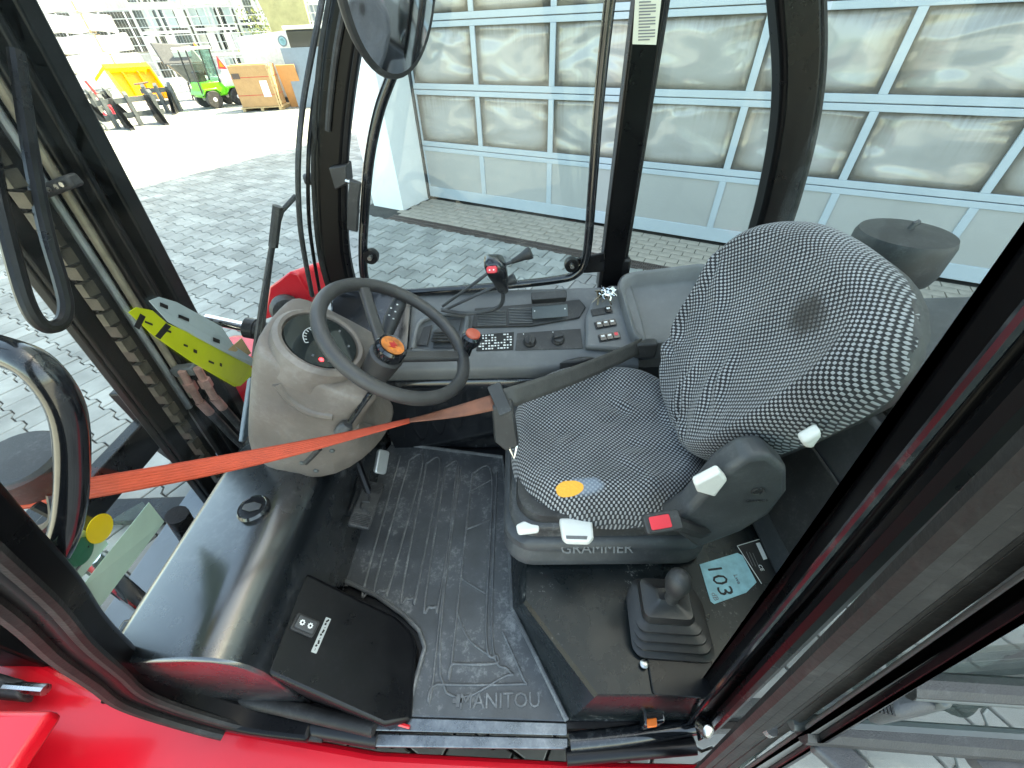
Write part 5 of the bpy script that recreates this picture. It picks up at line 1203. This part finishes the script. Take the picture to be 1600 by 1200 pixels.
# storage bin behind the switches
bc = con(1052, 482, .02); bf = frame(bc, V(1, .12, .03), CN)
rgs = [[bf@V(a, b, z_) for a, b in rrect(hx, hy, .05, 6)] for hx, hy, z_ in ((.150, .125, -.06), (.150, .125, .028), (.146, .121, .034), (.136, .111, .030), (.126, .101, -.012), (.110, .085, -.02))]
P(MB().loft(rgs), 'storage_bin', 'grey_plastic', smooth=60)
P(MB().box((.46, 1.04, .82), (.36, .2, .4)), 'bin_support', 'black_plastic', smooth=0)
P(MB().prism([V(-.5, .93, 1.06), V(-.32, .93, 1.10), V(-.32, 1.12, 1.20), V(-.5, 1.12, 1.20)], V(-.08, 0, .03)), 'dash_end', 'black_gloss', bevel=.02, seg=3)
# rear wall of the cab behind the seat
P(MB().prism([V(.56, .2, .85), V(.66, .2, 1.22), V(.72, .2, 1.22), V(.74, .2, .85)], (0, .93, 0)), 'rear_panel', 'dark_plastic', bevel=.01)
P(MB().prism([V(.575, .30, .92), V(.625, .30, 1.10), V(.625, .62, 1.10), V(.575, .62, .92)], V(-.008, 0, .003)), 'rear_hatch', 'black_plastic', bevel=.004)
P(MB().tube([V(.69, .2, 1.24), V(.69, 1.13, 1.24)], .016, 8), 'rear_window_seal', 'seal_rubber')
P(MB().prism([V(.69, .2, 1.25), V(.69, 1.13, 1.25), V(.62, 1.13, 2.1), V(.62, .2, 2.1)], (.004, 0, 0)), 'rear_window', 'glass', smooth=0)
P(MB().tube(smooth_path([V(.75, 1.02, 1.1), V(.78, 1.06, 1.22), V(.80, 1.12, 1.28), V(.80, 1.2, 1.28)]), .02, 8), 'rear_handrail', 'black_gloss')

# --- mast in front of the cab
LEAN = .105
def mline(px, py, y, z0, z1):
    p = at(px, py, y=y); return V(p.x+LEAN*(z0-p.z), y, z0), V(p.x+LEAN*(z1-p.z), y, z1)
def rail(px, py, y, sx, sy, m, name='mast_rail', z0=.12, z1=2.9, par=None):
    a, b = mline(px, py, y, z0, z1); mb = MB()
    mb.loft([[p+V(q[0]*sx, q[1]*sy, 0) for q in ((-.5, -.5), (.5, -.5), (.5, .5), (-.5, .5))] for p in (a, b)]); return mb.build(name, m, par or fk, smooth=0, bevel=.006)
ms = rail(236, 420, 1.06, .10, .05, 'mast_paint', 'mast')
rail(218, 420, 1.02, .018, .10, 'mast_paint', par=ms); rail(196, 420, .995, .10, .018, 'mast_paint', par=ms); rail(172, 420, .99, .03, .05, 'mast_paint', par=ms)
rail(112, 420, .90, .05, .06, 'mast_paint', par=ms); rail(84, 420, .86, .018, .07, 'mast_paint', par=ms); rail(45, 420, .83, .03, .02, 'mast_paint', par=ms)
def pipe(px, py, y, r_, m, name, z0=.7, z1=2.9):
    a, b = mline(px, py, y, z0, z1); return MB().tube([a, b], r_, 10).build(name, m, ms)
pipe(170, 408, .96, .0095, 'pipe_brass', 'hydraulic_pipe', .92); pipe(147, 408, .95, .0105, 'pipe_paint', 'hydraulic_pipe', .88)
a, b = mline(120, 420, .93, .5, 2.9); MB().tube([a, b], .016, 10).build('hose', 'rubber', ms)
a, b = mline(78, 367, .80, .45, 2.9); n_ = 66
lk = MB().box((0, 0, 0), (.028, .016, .030)); lko = lk.build('chain_link', 'chain_grease', smooth=0, bevel=.006); lkm = lko.data; bpy.data.objects.remove(lko)
for k in range(n_):
    o = bpy.data.objects.new('chain_link', lkm); col.objects.link(o); o.location = a.lerp(b, (k+.5)/n_)+V(.006*(k % 2), -.004*(k % 2), 0); o.rotation_euler = (0, R(6), R(90*(k % 2))); o.parent = ms
# clamp on the pipes, fittings and hoses at the foot
ck = at(88, 292, y=.93); MB().box(ck, (.11, .03, .026), Matrix.Rotation(R(-14), 3, 'Y')).build('pipe_clamp', 'black_plastic', ms, bevel=.006)
for dx in (-.03, .0, .022, .036): MB().lathe([(.005, 0), (.005, .004)], ck+V(dx, -.017, dx*.25), (0, -1, 0), 10).build('clamp_screw', 'steel', ms)
for i, (a0, b0, a1, b1, a2, b2) in enumerate(((284, 580, 312, 628, 372, 690), (308, 575, 335, 622, 386, 678))):
    p0_, p1_, p2_ = at(a0, b0, y=.93), at(a1, b1, y=.93), at(a2, b2, y=.96)
    MB().tube([p0_, p1_], .011, 10).build('pipe_end', 'copper_fitting', ms)
    MB().tube([p0_.lerp(p1_, .35), p0_.lerp(p1_, .6)], .017, 6).build('pipe_nut', 'copper_fitting', ms)
    MB().tube([p1_, p1_.lerp(p2_, .25)], .014, 10).build('pipe_nut', 'copper_fitting', ms)
    MB().tube(smooth_path([p1_, p1_.lerp(p2_, .5), p2_, p2_+V(.05, .0, -.2)]), .013, 8).build('hose', 'rubber', ms)
MB().box(at(290, 578, y=.95), (.07, .03, .03), Matrix.Rotation(R(-6), 3, 'Y')).build('pipe_clamp', 'gunmetal', ms, bevel=.004)
# cross members, carriage and forks in front
MB().box(V(-1.22, .66, .38), (.16, 1.3, .22)).build('cross_beam', 'black_paint', ms, bevel=.01)
MB().box(V(-1.22, .60, .50), (.13, 1.1, .012)).build('beam_cover', 'blue_grey', ms, smooth=0, bevel=.003)
for y_ in (.32,): 
    a, b = V(-1.25+LEAN*-1.1, y_, .12), V(-1.25+LEAN*1.6, y_, 2.9)
    MB().loft([[p+V(q[0]*.12, q[1]*.06, 0) for q in ((-.5, -.5), (.5, -.5), (.5, .5), (-.5, .5))] for p in (a, b)]).build('mast_rail', 'mast_paint', ms, smooth=0, bevel=.006)
MB().tube([V(-1.12, .42, .3), V(-1.0, .42, .92)], .022, 12).build('lift_cylinder', 'chrome', ms)
MB().tube([V(-1.13, .62, .3), V(-.98, .60, .80)], .028, 12).build('lift_cylinder', 'black_paint', ms)
for y_ in (.3, 1.0):
    MB().prism([V(-1.36, y_, .9), V(-1.42, y_, .9), V(-1.42, y_, .10), V(-2.5, y_, .06), V(-2.5, y_, .04), V(-1.36, y_, .04)], (0, .13, 0)).build('fork', 'black_paint', ms, smooth=0, bevel=.006)
MB().box(V(-1.38, .66, .72), (.05, 1.2, .12)).build('carriage_bar', 'black_paint', ms, bevel=.006)
# tilt cylinder
tc0, tc1, tc2 = at(322, 498, y=1.12), at(392, 513, y=1.12), at(500, 534, y=1.12)
P(MB().tube([tc0, tc1], .016, 14), 'tilt_rod', 'chrome'); P(MB().tube([tc1, tc2], .030, 16), 'tilt_cylinder', 'black_paint'); P(MB().lathe([(.034, -.015), (.034, .015)], tc1, tc2-tc1, 18), 'cylinder_gland', 'black_paint')
# far front lamp housing, red
fl_ = pxs([(420, 448), (452, 424), (466, 428), (486, 462), (482, 480), (440, 490), (412, 500)], y=1.32)
rl = P(MB().prism(fl_, (.05, .12, -.02)), 'front_lamp_housing', 'red_paint', bevel=.008, seg=3)
lc2 = at(446, 480, y=1.30)
MB().lathe([(.05, 0), (.055, .03), (.045, .05), (.0, .055)], lc2, (.5, -.8, .1), 20).build('front_lamp', 'black_plastic', rl, smooth=40)
P(MB().box((-1.0, 1.34, .72), (.55, .22, .25)), 'front_mudguard', 'red_paint', bevel=.04, seg=3)
# --- mirror hung from the far pillar
mc = at(606, -46, y=.93); mn = V(.74, -.62, -.22).normalized()
mf = frame(mc, V(.62, .74, 0), mn)
mr_ = []
for hx, hy, z_ in ((.078, .120, -.03), (.096, .140, -.012), (.100, .145, .0), (.098, .143, .007), (.092, .137, .009)):
    mr_.append([mf@V(hx*math.cos(t), hy*math.sin(t), z_) for t in [2*math.pi*k/48 for k in range(48)]])
mro = P(MB().loft(mr_), 'mirror', 'black_plastic', smooth=50)
mg = []
for k in range(7):
    q = 1-k/6; mg.append([mf@V(.0925*q*math.cos(t), .1375*q*math.sin(t), .0085+.012*(1-q*q)) for t in [2*math.pi*j/48 for j in range(48)]])
MB().loft(mg, caps=False).build('mirror_glass', 'chrome', mro, smooth=80)
P(MB().tube([mc+mf.to_3x3()@V(-.02, .1, -.03), V(-.25, 1.10, 2.05)], .009, 8), 'mirror_arm', 'black_paint')

# ================================================================== floor mat (lies loose on the cab floor)
mo = [at(a, b, z=.66) for a, b in ((612, 692), (785, 714), (790, 760), (796, 848), (800, 950), (842, 1035), (886, 1128), (634, 1120), (650, 1060), (664, 1012), (655, 985), (632, 962), (590, 932), (555, 915), (480, 882), (500, 845), (545, 780))]
fm = thing('floor_mat', 'black rubber floor mat with moulded ribs and raised lettering on the cab floor', 'mat', (-.25, .5, .652))
MB().prism([V(p.x, p.y, .652) for p in mo], (0, 0, .008)).build('sheet', 'mat_rubber', fm, smooth=0, bevel=.003)
def mp(a, b): return at(400+a*.41667, 700+b*.41667, z=.661)
def rib(pts, r_=.0035, closed=True):
    return MB().tube(smooth_path([mp(a, b) for a, b in pts]+([mp(*pts[0])] if closed else [])), r_, 6).build('rib', 'mat_ridge', fm, smooth=80)
for x0, x1, w_ in ((600, 475, 52), (665, 575, 52), (735, 660, 50)):
    y0, y1 = 45+(x0-600)*.2, 525+(x0-600)*.45
    rib([(x0-w_/2, y0), (x0+w_/2, y0+3), (x1+w_*.55, y1-20), (x1+w_*.3, y1+8), (x1-w_*.2, y1+10), (x1-w_*.5, y1-25)])
rib([(540, 30), (410, 500), (420, 545), (470, 560)], closed=False); rib([(812, 95), (885, 98), (862, 690), (905, 780), (890, 808), (740, 808), (735, 790)], .0035)
rib([(770, 70), (690, 850), (945, 850), (945, 830), (885, 700), (905, 90)], .003, False); rib([(755, 60), (665, 860), (680, 885), (985, 885), (1000, 860), (925, 690)], .003, False)
for pts in ([(800, 165), (880, 120)], [(790, 305), (880, 270)], [(770, 490), (860, 545)], [(755, 620), (800, 720), (895, 790)]): rib(pts, .0025, False)
for inset, rr in ((0, .006),):
    edge = [at(a, b, z=.664) for a, b in ((612, 692), (785, 714), (790, 760), (796, 848), (800, 950), (842, 1035), (886, 1126))]
    MB().tube(edge, rr, 8).build('raised_edge', 'mat_ridge', fm); edge = [at(a, b, z=.664) for a, b in ((634, 1119), (650, 1060), (664, 1012), (655, 985), (632, 962), (590, 932), (555, 915), (480, 882))]
    MB().tube(edge, rr, 8).build('raised_edge', 'mat_ridge', fm)
tx = at(790, 1095, z=.661)-at(745, 1096, z=.661)
text('lettering', 'MANITOU', .040, frame(at(781, 1096, z=.6605), tx, V(0, 0, 1)), 'mat_ridge', fm, depth=.004)
mk = frame(at(716, 1095, z=.6605), tx, V(0, 0, 1))
MB().prism([mk@V(a, b, 0) for a, b in ((-.012, -.004), (-.012, .004), (-.004, .004), (-.004, .012), (.004, .012), (.004, .004), (.012, .004), (.012, -.004), (.004, -.004), (.004, -.012), (-.004, -.012), (-.004, -.004))], (0, 0, .004)).build('emblem', 'mat_ridge', fm, smooth=0)
MB().prism([mp(a, b) for a, b in ((205, 440), (395, 350), (345, 520), (300, 515), (205, 462))], (0, 0, .002)).build('heel_pad', 'mat_rubber', fm, bevel=.001)
